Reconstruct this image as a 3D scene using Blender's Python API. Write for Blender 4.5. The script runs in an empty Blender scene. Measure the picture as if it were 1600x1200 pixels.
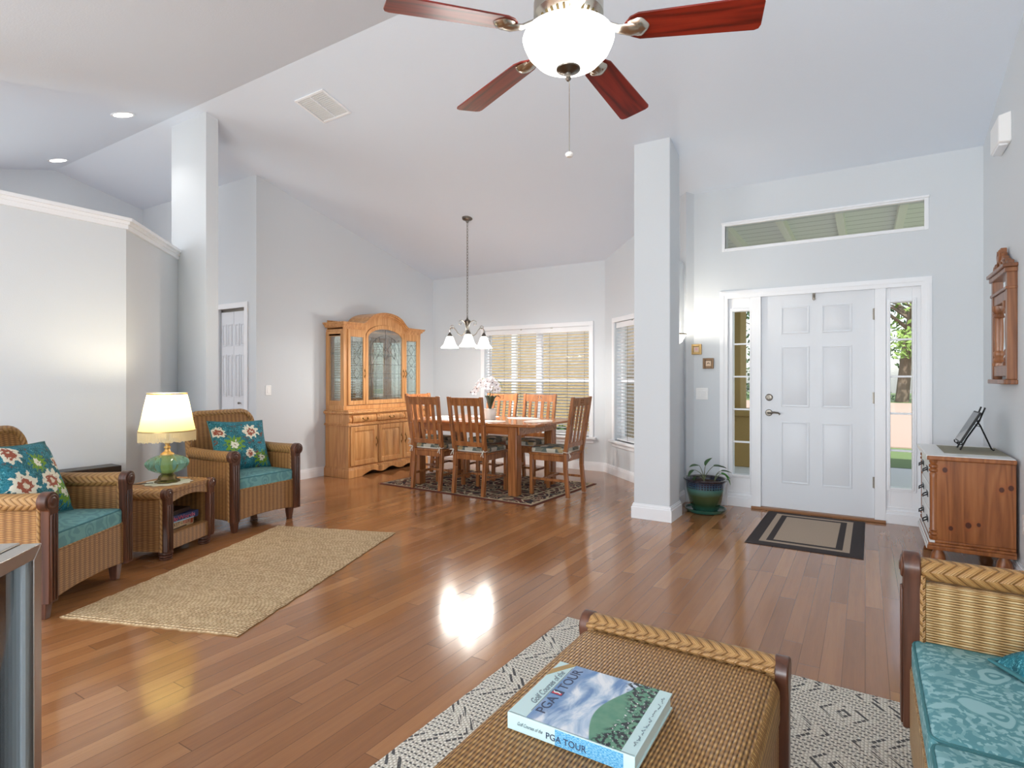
import bpy, bmesh, math, random
from mathutils import Matrix, Vector
random.seed(7)
PI = math.pi
SC = bpy.context.scene
COL = SC.collection
R = math.radians

# ---------------------------------------------------------------- camera, world, big lights
F_PX, HORIZON, EYE, YAW = 888.0, 590.0, 1.247, 31.86
cam_d = bpy.data.cameras.new('camera')
cam = bpy.data.objects.new('camera', cam_d); COL.objects.link(cam)
cam.location = (0, 0, EYE)
cam.rotation_euler = (PI / 2, 0, R(YAW))
cam_d.sensor_width = 36.0; cam_d.lens = 36.0 * F_PX / 1600.0
cam_d.shift_y = -(600.0 - HORIZON) / 1600.0
cam_d.clip_start = 0.02; cam_d.clip_end = 300
SC.camera = cam
SC.view_settings.view_transform = 'Standard'; SC.view_settings.look = 'None'
SC.view_settings.gamma = 1.0; SC.view_settings.use_curve_mapping = False
SC.view_settings.exposure = 0.22
SC.cycles.use_denoising = True
SC.cycles.max_bounces = 14; SC.cycles.diffuse_bounces = 8; SC.cycles.glossy_bounces = 5
SC.cycles.transmission_bounces = 8; SC.cycles.transparent_max_bounces = 12
SC.cycles.sample_clamp_indirect = 6.0

W = bpy.data.worlds.new('sky'); SC.world = W; W.use_nodes = True
wn = W.node_tree; wn.nodes.clear()
sky = wn.nodes.new('ShaderNodeTexSky'); sky.sky_type = 'NISHITA'
sky.sun_disc = False; sky.sun_elevation = R(58); sky.sun_rotation = R(190); sky.air_density = 1.0; sky.dust_density = 1.5
bg = wn.nodes.new('ShaderNodeBackground'); bg.inputs['Strength'].default_value = 0.30
wo = wn.nodes.new('ShaderNodeOutputWorld')
hs_ = wn.nodes.new('ShaderNodeHueSaturation'); hs_.inputs['Saturation'].default_value = .5
wn.links.new(sky.outputs[0], hs_.inputs['Color']); wn.links.new(hs_.outputs[0], bg.inputs[0]); wn.links.new(bg.outputs[0], wo.inputs[0])

def light(name, kind, loc, energy, rot=(0, 0, 0), color=(1, 1, 1), size=None, size_y=None, radius=None, spot=None):
    d = bpy.data.lights.new(name, kind); d.energy = energy; d.color = color
    if kind == 'AREA':
        d.shape = 'RECTANGLE'; d.size = size; d.size_y = size_y or size
    if radius is not None: d.shadow_soft_size = radius
    if spot: d.spot_size = R(spot); d.spot_blend = 0.6
    if kind == 'SUN': d.angle = R(1.0)
    o = bpy.data.objects.new(name, d); COL.objects.link(o)
    o.location = loc; o.rotation_euler = rot
    return o
sun_dir = Vector((-0.28, 0.62, -1.0)).normalized()
light('sun', 'SUN', (0, 0, 12), 5.5, rot=sun_dir.to_track_quat('-Z', 'Y').to_euler(), color=(1, .95, .87))
# unseen area lamps added as room fill, behind the camera and far left
light('added_fill_back', 'AREA', (-1.0, -3.42, 1.25), 168, rot=(R(90), 0, 0), color=(.90, .955, 1), size=3.1, size_y=2.2)
light('added_fill_far', 'AREA', (-8.3, 0.2, 1.9), 60, rot=(R(90), 0, R(-90)), color=(.97, .98, 1), size=3.0, size_y=1.7)

light('added_fill_left', 'AREA', (-5.0, -2.1, 1.25), 125, rot=(R(90), 0, R(-90)), color=(.90, .955, 1), size=2.7, size_y=2.2)  # third unseen fill lamp, added on the left to brighten the right wall

# ---------------------------------------------------------------- materials
def lin(c):
    c /= 255.0
    return c / 12.92 if c <= 0.04045 else ((c + 0.055) / 1.055) ** 2.4
def S(r, g, b): return (lin(r), lin(g), lin(b), 1.0)

class T:
    """small node-tree writer"""
    def __init__(s, name):
        s.mat = bpy.data.materials.new(name); s.mat.use_nodes = True
        s.nt = s.mat.node_tree; s.nt.nodes.clear()
        s.out = s.nt.nodes.new('ShaderNodeOutputMaterial')
        s.b = s.nt.nodes.new('ShaderNodeBsdfPrincipled')
        s.nt.links.new(s.b.outputs[0], s.out.inputs[0])
    def node(s, t, **kw):
        n = s.nt.nodes.new(t)
        for k, v in kw.items(): setattr(n, k, v)
        return n
    def put(s, sock, v):
        if isinstance(v, bpy.types.NodeSocket): s.nt.links.new(v, sock)
        elif v is not None:
            try: sock.default_value = v
            except Exception: sock.default_value = tuple(v)[:3]
    def m(s, op, a, b=None, c=None, clamp=False):
        n = s.node('ShaderNodeMath', operation=op, use_clamp=clamp)
        s.put(n.inputs[0], a)
        if b is not None: s.put(n.inputs[1], b)
        if c is not None: s.put(n.inputs[2], c)
        return n.outputs[0]
    def uv(s): return s.node('ShaderNodeTexCoord').outputs['UV']
    def obj(s): return s.node('ShaderNodeTexCoord').outputs['Object']
    def xyz(s, v):
        n = s.node('ShaderNodeSeparateXYZ'); s.put(n.inputs[0], v); return n.outputs
    def vec(s, x=0.0, y=0.0, z=0.0):
        n = s.node('ShaderNodeCombineXYZ')
        for i, q in enumerate((x, y, z)): s.put(n.inputs[i], q)
        return n.outputs[0]
    def scale(s, v, k):
        n = s.node('ShaderNodeVectorMath', operation='MULTIPLY'); s.put(n.inputs[0], v); n.inputs[1].default_value = k; return n.outputs[0]
    def add(s, v, w):
        n = s.node('ShaderNodeVectorMath', operation='ADD'); s.put(n.inputs[0], v); s.put(n.inputs[1], w); return n.outputs[0]
    def noise(s, v, scale=5, detail=3, rough=.5, dist=0.0, out=0):
        n = s.node('ShaderNodeTexNoise'); s.put(n.inputs['Vector'], v)
        n.inputs['Scale'].default_value = scale; n.inputs['Detail'].default_value = detail
        n.inputs['Roughness'].default_value = rough; n.inputs['Distortion'].default_value = dist
        return n.outputs[out]
    def voro(s, v, scale=5, out='Distance', feature='F1'):
        n = s.node('ShaderNodeTexVoronoi', feature=feature); s.put(n.inputs['Vector'], v); n.inputs['Scale'].default_value = scale
        return n.outputs[out]
    def white(s, v, out=0):
        n = s.node('ShaderNodeTexWhiteNoise', noise_dimensions='3D'); s.put(n.inputs['Vector'], v); return n.outputs[out]
    def mix(s, f, a, b):
        n = s.node('ShaderNodeMix', data_type='RGBA'); s.put(n.inputs[0], f); s.put(n.inputs[6], a); s.put(n.inputs[7], b); return n.outputs[2]
    def ramp(s, f, stops, interp='LINEAR'):
        n = s.node('ShaderNodeValToRGB'); s.put(n.inputs[0], f); cr = n.color_ramp; cr.interpolation = interp
        while len(cr.elements) < len(stops): cr.elements.new(0.5)
        for e, (p, c) in zip(cr.elements, stops): e.position = p; e.color = c
        return n.outputs[0]
    def smooth(s, x, a, b):
        n = s.node('ShaderNodeMapRange', interpolation_type='SMOOTHSTEP'); s.put(n.inputs[0], x)
        n.inputs[1].default_value = a; n.inputs[2].default_value = b; return n.outputs[0]
    def bump(s, h, dist=.002, strength=1.0):
        n = s.node('ShaderNodeBump'); s.put(n.inputs['Height'], h); n.inputs['Distance'].default_value = dist; n.inputs['Strength'].default_value = strength
        s.nt.links.new(n.outputs[0], s.b.inputs['Normal'])
    def set(s, color=None, rough=None, metal=None, **kw):
        if color is not None: s.put(s.b.inputs['Base Color'], color)
        if rough is not None: s.put(s.b.inputs['Roughness'], rough)
        if metal is not None: s.put(s.b.inputs['Metallic'], metal)
        for k, v in kw.items(): s.put(s.b.inputs[k], v)
        return s.mat

M = {}
def plain(key, color, rough=.5, metal=0.0, **kw):
    M[key] = T(key).set(color, rough, metal, **kw)

def tex_wall(key, color, bump=.0012, sc=140):
    t = T(key); o = t.obj()
    t.bump(t.noise(o, sc, 2), bump, .5)
    M[key] = t.set(color, .75)
tex_wall('wall_paint', S(218, 223, 227))
tex_wall('ceiling_paint', S(227, 236, 247), .0015, 90)
plain('white_trim', S(243, 245, 248), .35)
plain('door_paint', S(226, 230, 235), .38)
plain('plastic_white', S(246, 246, 245), .35)

def floor_mat():
    t = T('floor_planks'); o = t.obj(); x, y, z = t.xyz(o)
    w = 0.083
    row = t.m('FLOOR', t.m('DIVIDE', x, w))
    rr = t.white(t.vec(row, 3.7, 0))
    ln = t.m('ADD', t.m('MULTIPLY', t.white(t.vec(row, 9.1, 2.0)), .9), .95)
    u = t.m('ADD', t.m('DIVIDE', y, ln), t.m('MULTIPLY', rr, 13.0))
    pl = t.m('FLOOR', u)
    rnd = t.white(t.vec(row, pl, 5.0))
    base = t.ramp(rnd, [(0.0, S(143, 94, 55)), (.3, S(155, 104, 63)), (.7, S(164, 112, 70)), (1.0, S(178, 126, 81))])
    off = t.m('MULTIPLY', rnd, 40.0)
    gv = t.vec(t.m('MULTIPLY', x, 38.0), t.m('MULTIPLY', y, 1.6), off)
    g = t.noise(gv, 1.0, 4, .6)
    fine = t.noise(t.vec(t.m('MULTIPLY', x, 260.0), t.m('MULTIPLY', y, 9.0), off), 1.0, 2)
    gr = t.m('ADD', t.m('MULTIPLY', g, .7), t.m('MULTIPLY', fine, .3))
    c = t.mix(t.smooth(gr, .35, .68), base, t.mix(.26, base, S(112, 70, 46)))
    fx = t.m('ABSOLUTE', t.m('SUBTRACT', t.m('FRACT', t.m('DIVIDE', x, w)), .5))
    sx = t.smooth(fx, .484, .494)
    fy = t.m('MULTIPLY', t.m('ABSOLUTE', t.m('SUBTRACT', t.m('FRACT', u), .5)), 1.0)
    sy = t.smooth(fy, .4985, .4995)
    seam = t.m('MAXIMUM', sx, sy)
    c = t.mix(t.m('MULTIPLY', seam, .62), c, S(60, 34, 20))
    t.bump(t.m('SUBTRACT', t.m('MULTIPLY', gr, .06), seam), .0006, .5)
    M['floor'] = t.set(c, t.m('ADD', t.m('MULTIPLY', g, .10), .10), 0, **{'Specular IOR Level': .42, 'Coat Weight': .25, 'Coat Roughness': .10})
floor_mat()

def wicker(key, lo, mid, hi, p=.040, h=.0058, depth=.004, swap=False):
    t = T(key); x, y, _ = t.xyz(t.uv())
    if swap: x, y = y, x
    row = t.m('FLOOR', t.m('DIVIDE', y, h))
    par = t.m('MULTIPLY', t.m('MODULO', t.m('ABSOLUTE', row), 2.0), PI)
    wave = t.m('ADD', t.m('MULTIPLY', t.m('COSINE', t.m('ADD', t.m('MULTIPLY', x, PI / p), par)), .5), .5)
    prof = t.m('SINE', t.m('MULTIPLY', t.m('FRACT', t.m('DIVIDE', y, h)), PI))
    hgt = t.m('MULTIPLY', prof, t.m('ADD', t.m('MULTIPLY', wave, .6), .4))
    rib = t.m('ADD', t.m('MULTIPLY', t.m('COSINE', t.m('MULTIPLY', x, 2 * PI / p)), .5), .5)
    n = t.noise(t.vec(t.m('MULTIPLY', x, 9), row, 0), 1.0, 3)
    tone = t.m('ADD', t.m('MULTIPLY', hgt, .66), t.m('ADD', t.m('MULTIPLY', n, .26), t.m('MULTIPLY', rib, .26)))
    c = t.ramp(tone, [(.14, lo), (.50, mid), (1.0, hi)])
    t.bump(hgt, depth, .8)
    M[key] = t.set(c, .42)
wicker('wicker', S(62, 36, 18), S(152, 104, 58), S(208, 162, 102))
wicker('wicker_pale', S(96, 66, 34), S(178, 138, 84), S(230, 204, 156), p=.056, h=.0080, depth=.005)
wicker('wicker_top', S(58, 36, 18), S(150, 108, 60), S(204, 162, 102), p=.021, h=.0088, depth=.006, swap=True)

def braid():
    t = T('wicker_braid'); x, y, _ = t.xyz(t.uv())
    a = t.m('ABSOLUTE', t.m('SUBTRACT', t.m('FRACT', t.m('DIVIDE', y, .075)), .5))
    ph = t.m('ADD', t.m('DIVIDE', x, .034), t.m('MULTIPLY', a, 2.2))
    f = t.m('FRACT', ph)
    prof = t.m('SINE', t.m('MULTIPLY', f, PI))
    strand = t.m('ABSOLUTE', t.m('SINE', t.m('MULTIPLY', f, PI * 4)))
    n = t.noise(t.vec(t.m('FLOOR', ph), t.m('MULTIPLY', y, 40), 0), 1.0, 2)
    hh = t.m('ADD', t.m('MULTIPLY', prof, .8), t.m('MULTIPLY', strand, .2))
    c = t.ramp(t.m('ADD', t.m('MULTIPLY', hh, .75), t.m('MULTIPLY', n, .3)), [(.04, S(92, 62, 34)), (.28, S(146, 104, 58)), (.95, S(182, 140, 86))])
    t.bump(hh, .006, .9)
    M['braid'] = t.set(c, .4)
braid()

def wood(key, c0, c1, c2, rough=.35, axis='z', sc=1.0, coat=.2, knots=False):
    t = T(key); o = t.obj(); x, y, z = t.xyz(o)
    k = {'x': (2.2, 34, 34), 'y': (34, 2.2, 34), 'z': (34, 34, 2.2)}[axis]
    v = t.scale(o, tuple(q * sc for q in k))
    g = t.noise(v, 1.0, 5, .62, .6)
    ring = t.m('ADD', t.m('MULTIPLY', t.m('SINE', t.m('MULTIPLY', t.noise(t.scale(o, tuple(q * sc * .22 for q in k)), 1.0, 2, .5, .8), 42.0)), .5), .5)
    f = t.m('ADD', t.m('MULTIPLY', g, .75), t.m('MULTIPLY', ring, .25))
    c = t.ramp(f, [(.25, c0), (.52, c1), (.8, c2)])
    if knots:
        for kx, kz, kr in ((-.133, .655, .016), (.146, .555, .015), (-.103, .285, .014), (-.015, .315, .018), (.036, .325, .012), (.19, .57, .016)):
            dx = t.m('SUBTRACT', x, kx); dz = t.m('MULTIPLY', t.m('SUBTRACT', z, kz), .8)
            dd = t.m('SQRT', t.m('ADD', t.m('MULTIPLY', dx, dx), t.m('MULTIPLY', dz, dz)))
            c = t.mix(t.m('MULTIPLY', t.smooth(dd, kr * 2.4, kr), .5), c, S(150, 80, 36)); c = t.mix(t.smooth(dd, kr, kr * .7), c, S(78, 34, 16))
    t.bump(g, .0006, .4)
    M[key] = t.set(c, rough, 0, **{'Coat Weight': coat, 'Coat Roughness': .2})
wood('oak', S(184, 126, 72), S(206, 150, 94), S(220, 170, 114), .36)
wood('oak_side', S(160, 104, 54), S(190, 134, 76), S(206, 152, 92), .36)
wood('chair_oak', S(120, 70, 34), S(154, 96, 52), S(180, 120, 70), .33)
wood('table_oak', S(138, 80, 40), S(172, 108, 60), S(196, 134, 80), .2, 'x', coat=.5)
wood('post_wood', S(58, 32, 22), S(86, 50, 34), S(112, 70, 50), .34, coat=.25)
wood('pine', S(118, 66, 30), S(148, 88, 44), S(168, 106, 58), .35, knots=True)
wood('mirror_wood', S(104, 62, 36), S(140, 88, 54), S(166, 112, 74), .35)
wood('blade_cherry', S(74, 14, 8), S(132, 32, 18), S(160, 50, 28), .3, 'x', coat=.3)
wood('dark_panel', S(30, 18, 12), S(44, 26, 18), S(58, 36, 26), .4)

def paisley():
    t = T('teal_paisley'); u = t.uv()
    d = t.add(u, t.scale(t.noise(u, 7, 2, out=1), (.10, .10, .10)))
    v = t.voro(d, 7.5, feature='SMOOTH_F1')
    rings = t.m('FRACT', t.m('MULTIPLY', v, 6.5))
    band = t.m('MULTIPLY', t.smooth(rings, .5, .6), t.smooth(rings, .98, .9))
    n = t.noise(d, 52, 2)
    specks = t.smooth(n, .47, .52)
    near = t.smooth(v, .20, .34)
    f = t.m('ADD', t.m('MULTIPLY', band, t.m('SUBTRACT', 1.0, t.m('MULTIPLY', near, .5))), t.m('MULTIPLY', specks, near), clamp=True)
    c = t.mix(t.m('MULTIPLY', f, .8), S(146, 190, 194), S(70, 134, 142))
    t.bump(t.noise(u, 420, 1), .0006, .5)
    M['paisley'] = t.set(c, .8)
paisley()

def teal_plain():
    t = T('teal_cushion'); u = t.uv()
    d = t.add(u, t.scale(t.noise(u, 9, 2, out=1), (.08, .08, .08)))
    v = t.m('FRACT', t.m('MULTIPLY', t.voro(d, 9, feature='SMOOTH_F1'), 6))
    c = t.mix(t.m('MULTIPLY', t.smooth(v, .45, .6), .45), S(112, 162, 162), S(72, 122, 128))
    M['teal'] = t.set(c, .8)
teal_plain()
plain('teal_piping', S(60, 120, 126), .7)

def floral(key, flowers):
    t = T(key); u0 = t.uv(); u = t.add(u0, t.scale(t.add(t.noise(u0, 7, 3, .6, out=1), (-.5, -.5, -.5)), (.30, .30, 0))); x, y, _ = t.xyz(u)
    n = t.noise(u, 3.2, 3, .5, 1.2)
    c = t.ramp(n, [(.3, S(8, 62, 72)), (.48, S(10, 96, 108)), (.6, S(26, 120, 140)), (.75, S(30, 60, 64))])
    sw = t.m('FRACT', t.m('MULTIPLY', t.noise(u, 4.5, 2, .5, 2.2), 9))
    c = t.mix(t.m('MULTIPLY', t.smooth(sw, .80, .9), .75), c, S(116, 196, 206))
    gm = t.smooth(t.noise(t.add(u, (5.3, 2.1, 0)), 3.0, 3, .6, 1.5), .60, .64)
    c = t.mix(gm, c, S(106, 72, 64))
    for (fx, fy, r, k) in flowers:
        dx = t.m('SUBTRACT', x, fx); dy = t.m('SUBTRACT', y, fy)
        a = t.m('ARCTAN2', dy, dx)
        d = t.m('SQRT', t.m('ADD', t.m('MULTIPLY', dx, dx), t.m('MULTIPLY', dy, dy)))
        npet = 9 if k == 'w' else 7
        e = t.m('MULTIPLY', d, t.m('ADD', t.m('MULTIPLY', t.m('COSINE', t.m('MULTIPLY', a, npet)), .16), 1.0))
        if k == 'w':      # white bloom with rust centre
            c = t.mix(t.smooth(e, r * 1.06, r), c, S(232, 228, 208))
            c = t.mix(t.smooth(e, r * .62, r * .52), c, S(158, 84, 62))
            c = t.mix(t.smooth(d, r * .25, r * .18), c, S(226, 214, 190))
        else:             # green leaf spray with a small white daisy
            e2 = t.m('MULTIPLY', d, t.m('ADD', t.m('MULTIPLY', t.m('COSINE', t.m('MULTIPLY', a, 11)), .22), 1.0))
            c = t.mix(t.m('MULTIPLY', t.smooth(e2, r * 1.12, r * 1.0), t.smooth(t.noise(u, 11, 2), .40, .46)), c, S(116, 158, 44))
            c = t.mix(t.smooth(e, r * .5, r * .44), c, S(238, 236, 218))
            c = t.mix(t.smooth(d, r * .16, r * .12), c, S(120, 110, 40))
    M[key] = t.set(c, .8)
floral('floral_near', [(.36, -.18, .30, 'w'), (-.52, .72, .26, 'w'), (.30, -.62, .0, 'w'), (.68, -.55, .28, 'g'), (.12, .38, .22, 'g'), (-.5, -.2, .34, 'w'), (.78, .3, .17, 'w')])
floral('floral_far', [(.30, .50, .27, 'w'), (-.42, -.02, .30, 'g'), (.55, -.62, .26, 'g'), (-.62, -.62, .2, 'w'), (.12, -.42, .17, 'w'), (-.85, .5, .18, 'w')])
floral('floral_sofa', [(-.2, .2, .3, 'w'), (.5, -.4, .3, 'g')])

def pad_mat():
    t = T('chair_pad_fabric'); u = t.scale(t.uv(), (13, 13, 13))
    v = t.voro(u, 1.0, 'Color'); x, y, z = t.xyz(v)
    c = t.ramp(x, [(0, S(70, 84, 84)), (.25, S(126, 126, 112)), (.5, S(196, 192, 176)), (.7, S(96, 104, 96)), (.85, S(170, 150, 110))], 'CONSTANT')
    M['pad'] = t.set(c, .85)
pad_mat()
plain('pad_under', S(222, 216, 204), .85)

def jute():
    t = T('jute_weave'); x, y, _ = t.xyz(t.uv())
    row = t.m('FLOOR', t.m('DIVIDE', y, .016))
    ph = t.m('ADD', t.m('DIVIDE', x, .024), t.m('MULTIPLY', t.white(t.vec(row, 2.0, 7.0)), 3.0))
    prof = t.m('MULTIPLY', t.m('SINE', t.m('MULTIPLY', t.m('FRACT', t.m('DIVIDE', y, .016)), PI)), t.m('SQRT', t.m('SINE', t.m('MULTIPLY', t.m('FRACT', ph), PI))))
    rnd = t.white(t.vec(row, t.m('FLOOR', ph), 0))
    big = t.noise(t.vec(t.m('MULTIPLY', x, 3), row, 0), .6, 2)
    tone = t.m('ADD', t.m('MULTIPLY', prof, .55), t.m('ADD', t.m('MULTIPLY', rnd, .22), t.m('MULTIPLY', big, .22)))
    c = t.ramp(tone, [(.10, S(108, 80, 50)), (.38, S(186, 154, 112)), (.85, S(228, 204, 166))])
    t.bump(prof, .007, .9)
    M['jute'] = t.set(c, .9)
jute()

def black_white_rug():
    t = T('ivory_rug_weave'); x, y, _ = t.xyz(t.uv())
    k = .011
    row = t.m('FLOOR', t.m('DIVIDE', x, k)); cellv = t.m('DIVIDE', y, .017)
    ph = t.m('FRACT', t.m('ADD', cellv, t.m('MULTIPLY', t.m('MODULO', t.m('ABSOLUTE', row), 2), .5)))
    prof = t.m('MULTIPLY', t.m('SINE', t.m('MULTIPLY', t.m('FRACT', t.m('DIVIDE', x, k)), PI)), t.m('SINE', t.m('MULTIPLY', ph, PI)))
    qx = t.m('MULTIPLY', row, k); qy = t.m('MULTIPLY', t.m('FLOOR', cellv), .017)
    ax = t.m('ABSOLUTE', t.m('SUBTRACT', t.m('FRACT', t.m('DIVIDE', t.m('ADD', x, 20.0), .50)), .5))
    ay = t.m('ABSOLUTE', t.m('SUBTRACT', t.m('FRACT', t.m('DIVIDE', t.m('ADD', y, 20.0), .34)), .5))
    steps = t.m('DIVIDE', t.m('FLOOR', t.m('MULTIPLY', ay, 7.0)), 7.0)
    r1 = t.m('FRACT', t.m('MULTIPLY', t.m('ADD', ax, t.m('ADD', t.m('MULTIPLY', ay, .55), t.m('MULTIPLY', steps, .45))), 2.0))
    yr = t.m('DIVIDE', y, .021); xr = t.m('DIVIDE', x, .017); yrow = t.m('FLOOR', yr)
    stitch = t.m('MULTIPLY', t.m('LESS_THAN', t.m('FRACT', yr), .30), t.m('LESS_THAN', t.m('FRACT', t.m('ADD', xr, t.m('MULTIPLY', t.m('MODULO', t.m('ABSOLUTE', yrow), 2.0), .5))), .62))
    inband = t.m('GREATER_THAN', r1, .42)
    l1 = t.m('LESS_THAN', t.m('ABSOLUTE', t.m('SUBTRACT', r1, .08)), .030); l2 = t.m('LESS_THAN', t.m('ABSOLUTE', t.m('SUBTRACT', r1, .30)), .026)
    brk = t.m('LESS_THAN', t.m('FRACT', t.m('MULTIPLY', t.m('ADD', x, y), 34.0)), .8)
    line = t.m('MULTIPLY', t.m('MAXIMUM', l1, l2), brk)
    dark = t.m('MULTIPLY', t.m('MAXIMUM', line, t.m('MULTIPLY', stitch, inband)), .88)
    base = t.ramp(t.m('ADD', t.m('MULTIPLY', prof, .7), t.m('MULTIPLY', t.noise(t.uv(), 60, 2), .3)), [(.05, S(176, 170, 156)), (.5, S(222, 217, 204)), (1, S(238, 234, 224))])
    c = t.mix(dark, base, S(34, 38, 48))
    t.bump(prof, .004, .8)
    M['bw_rug'] = t.set(c, .9)
black_white_rug()

def oriental():
    t = T('dining_rug_pile'); u = t.uv(); x, y, _ = t.xyz(u)
    d = t.add(u, t.scale(t.noise(u, 8, 2, out=1), (.10, .10, 0)))
    v = t.m('FRACT', t.m('MULTIPLY', t.voro(d, 7.0, feature='SMOOTH_F1'), 5))
    lines = t.m('MULTIPLY', t.smooth(v, .62, .7), t.smooth(v, .98, .9))
    n = t.noise(d, 9, 2)
    field = t.ramp(n, [(.38, S(50, 44, 46)), (.47, S(98, 44, 40)), (.58, S(76, 64, 52)), (.66, S(150, 136, 110))], 'CONSTANT')
    c = t.mix(lines, field, S(196, 180, 148))
    ex = t.m('MINIMUM', t.m('MINIMUM', x, t.m('SUBTRACT', 2.13, x)), t.m('MINIMUM', y, t.m('SUBTRACT', 1.43, y)))
    c = t.mix(t.m('MULTIPLY', t.m('GREATER_THAN', ex, .03), t.m('LESS_THAN', ex, .055)), c, S(198, 182, 150))
    c = t.mix(t.m('MULTIPLY', t.m('GREATER_THAN', ex, .25), t.m('LESS_THAN', ex, .275)), c, S(190, 174, 140))
    c = t.mix(t.m('LESS_THAN', ex, .03), c, S(96, 44, 30))
    M['oriental'] = t.set(c, .95)
oriental()

def mat_rug():
    t = T('door_mat_pile'); u = t.uv(); x, y, _ = t.xyz(u)
    ex = t.m('MINIMUM', t.m('MINIMUM', x, t.m('SUBTRACT', .765, x)), t.m('MINIMUM', y, t.m('SUBTRACT', 1.18, y)))
    tan = t.mix(t.noise(u, 160, 2), S(150, 130, 112), S(198, 180, 160))
    c = t.mix(t.m('LESS_THAN', ex, .085), tan, S(56, 48, 48))
    c = t.mix(t.m('MULTIPLY', t.m('GREATER_THAN', ex, .13), t.m('LESS_THAN', ex, .175)), c, S(56, 48, 48))
    t.bump(t.noise(u, 300, 2), .002, .6)
    M['door_mat'] = t.set(c, .95)
mat_rug()

plain('nickel', S(196, 190, 178), .25, 1.0)
plain('nickel_dark', S(120, 114, 106), .32, 1.0)
plain('steel', S(190, 186, 180), .3, 1.0)
plain('chrome', S(210, 212, 214), .12, 1.0)
plain('brass', S(120, 92, 48), .35, 1.0)
plain('amber', S(196, 172, 70), .4)
plain('black', S(18, 19, 21), .5)
plain('black_glass', S(10, 12, 14), .06)
plain('iron', S(30, 30, 32), .4, .6)
plain('sill_oak', S(150, 104, 66), .4)
plain('mirror_glass', (.92, .94, .94, 1), .01, 1.0)
plain('porcelain', S(236, 234, 230), .25)
plain('leaf', S(64, 96, 56), .45)
plain('leaf_bright', S(66, 142, 40), .4)
plain('leaf_dark', S(28, 52, 34), .35)
plain('stem', S(104, 112, 78), .6)
plain('petal', S(246, 244, 246), .6)
plain('petal_core', S(84, 44, 60), .6)
plain('soil', S(64, 46, 36), .95)
plain('cream_fringe', S(226, 206, 158), .8)
plain('lace', S(232, 222, 200), .85)
plain('bronze', S(112, 96, 62), .38, .8)
plain('gold_frame', S(190, 158, 104), .35, .6)
plain('bronze_frame', S(132, 104, 78), .4, .5)
plain('cream_paper', S(238, 214, 188), .7)
plain('runner_cloth', S(150, 146, 128), .9)
plain('console_paint', S(226, 226, 224), .3)
plain('box_blue', S(48, 62, 104), .4)
plain('box_sky', S(150, 186, 206), .4)
plain('box_tan', S(206, 178, 140), .5)
plain('ink_red', S(190, 60, 76), .5)
plain('ink_pink', S(232, 178, 196), .5)
plain('ink_brown', S(70, 44, 30), .5)
plain('ink_orange', S(176, 84, 50), .5)
plain('ink_navy', S(58, 70, 96), .5)
plain('ink_grey', S(112, 128, 136), .5)
plain('page_paper', S(208, 226, 222), .7)
plain('book_mint', S(196, 222, 222), .3)
plain('book_blue', S(84, 164, 206), .3)
plain('rubber', S(40, 40, 40), .6)
plain('grout_line', S(120, 112, 100), .6)
plain('lead_came', S(96, 98, 98), .35, .7)
plain('grass', S(96, 116, 70), .95)
plain('road', S(164, 142, 128), .9)
plain('concrete', S(206, 206, 204), .8)
plain('mulch', S(48, 50, 62), .9)
plain('bark', S(112, 98, 84), .9)
plain('tree_leaf', S(122, 148, 74), .7)
plain('tree_leaf_dark', S(58, 84, 44), .7)
plain('white_post', S(232, 232, 228), .6)

def stucco(key, c):
    t = T(key); t.bump(t.noise(t.obj(), 60, 3), .006, .6); M[key] = t.set(c, .9)
stucco('stucco', S(166, 143, 102))
stucco('stucco_tan', S(166, 138, 86))

def beadboard():
    t = T('porch_ceiling_boards'); x, y, _ = t.xyz(t.obj())
    f = t.smooth(t.m('ABSOLUTE', t.m('SUBTRACT', t.m('FRACT', t.m('DIVIDE', y, .20)), .5)), .46, .49)
    M['beadboard'] = t.set(t.mix(f, S(226, 228, 230), S(120, 124, 126)), .6)
beadboard()

def glazing():
    t = T('window_glass'); nt = t.nt
    tr = t.node('ShaderNodeBsdfTransparent'); tr.inputs[0].default_value = (.97, .98, .98, 1)
    gl = t.node('ShaderNodeBsdfGlossy'); gl.inputs['Roughness'].default_value = .02
    fr = t.node('ShaderNodeFresnel'); fr.inputs[0].default_value = 1.12
    mx = t.node('ShaderNodeMixShader')
    nt.links.new(fr.outputs[0], mx.inputs[0]); nt.links.new(tr.outputs[0], mx.inputs[1]); nt.links.new(gl.outputs[0], mx.inputs[2])
    nt.links.new(mx.outputs[0], t.out.inputs[0]); nt.nodes.remove(t.b); M['glass'] = t.mat
    t = T('green_glass'); nt = t.nt; t.set(S(150, 200, 182), .04, 0, **{'Transmission Weight': .82, 'IOR': 1.3}); M['green_glass'] = t.mat
    # leaded, bevelled cabinet glass
    t = T('leaded_glass'); nt = t.nt
    tr = t.node('ShaderNodeBsdfTransparent'); tr.inputs[0].default_value = (.93, .97, .95, 1)
    gl = t.node('ShaderNodeBsdfGlossy'); gl.inputs['Roughness'].default_value = .06
    bp = t.node('ShaderNodeBump'); bp.inputs['Distance'].default_value = .004; bp.inputs['Strength'].default_value = .5
    nt.links.new(t.noise(t.obj(), 24, 2), bp.inputs['Height']); nt.links.new(bp.outputs[0], gl.inputs['Normal'])
    mx = t.node('ShaderNodeMixShader'); mx.inputs[0].default_value = .22
    nt.links.new(tr.outputs[0], mx.inputs[1]); nt.links.new(gl.outputs[0], mx.inputs[2])
    nt.links.new(mx.outputs[0], t.out.inputs[0]); nt.nodes.remove(t.b); M['leaded'] = t.mat
glazing()

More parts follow.
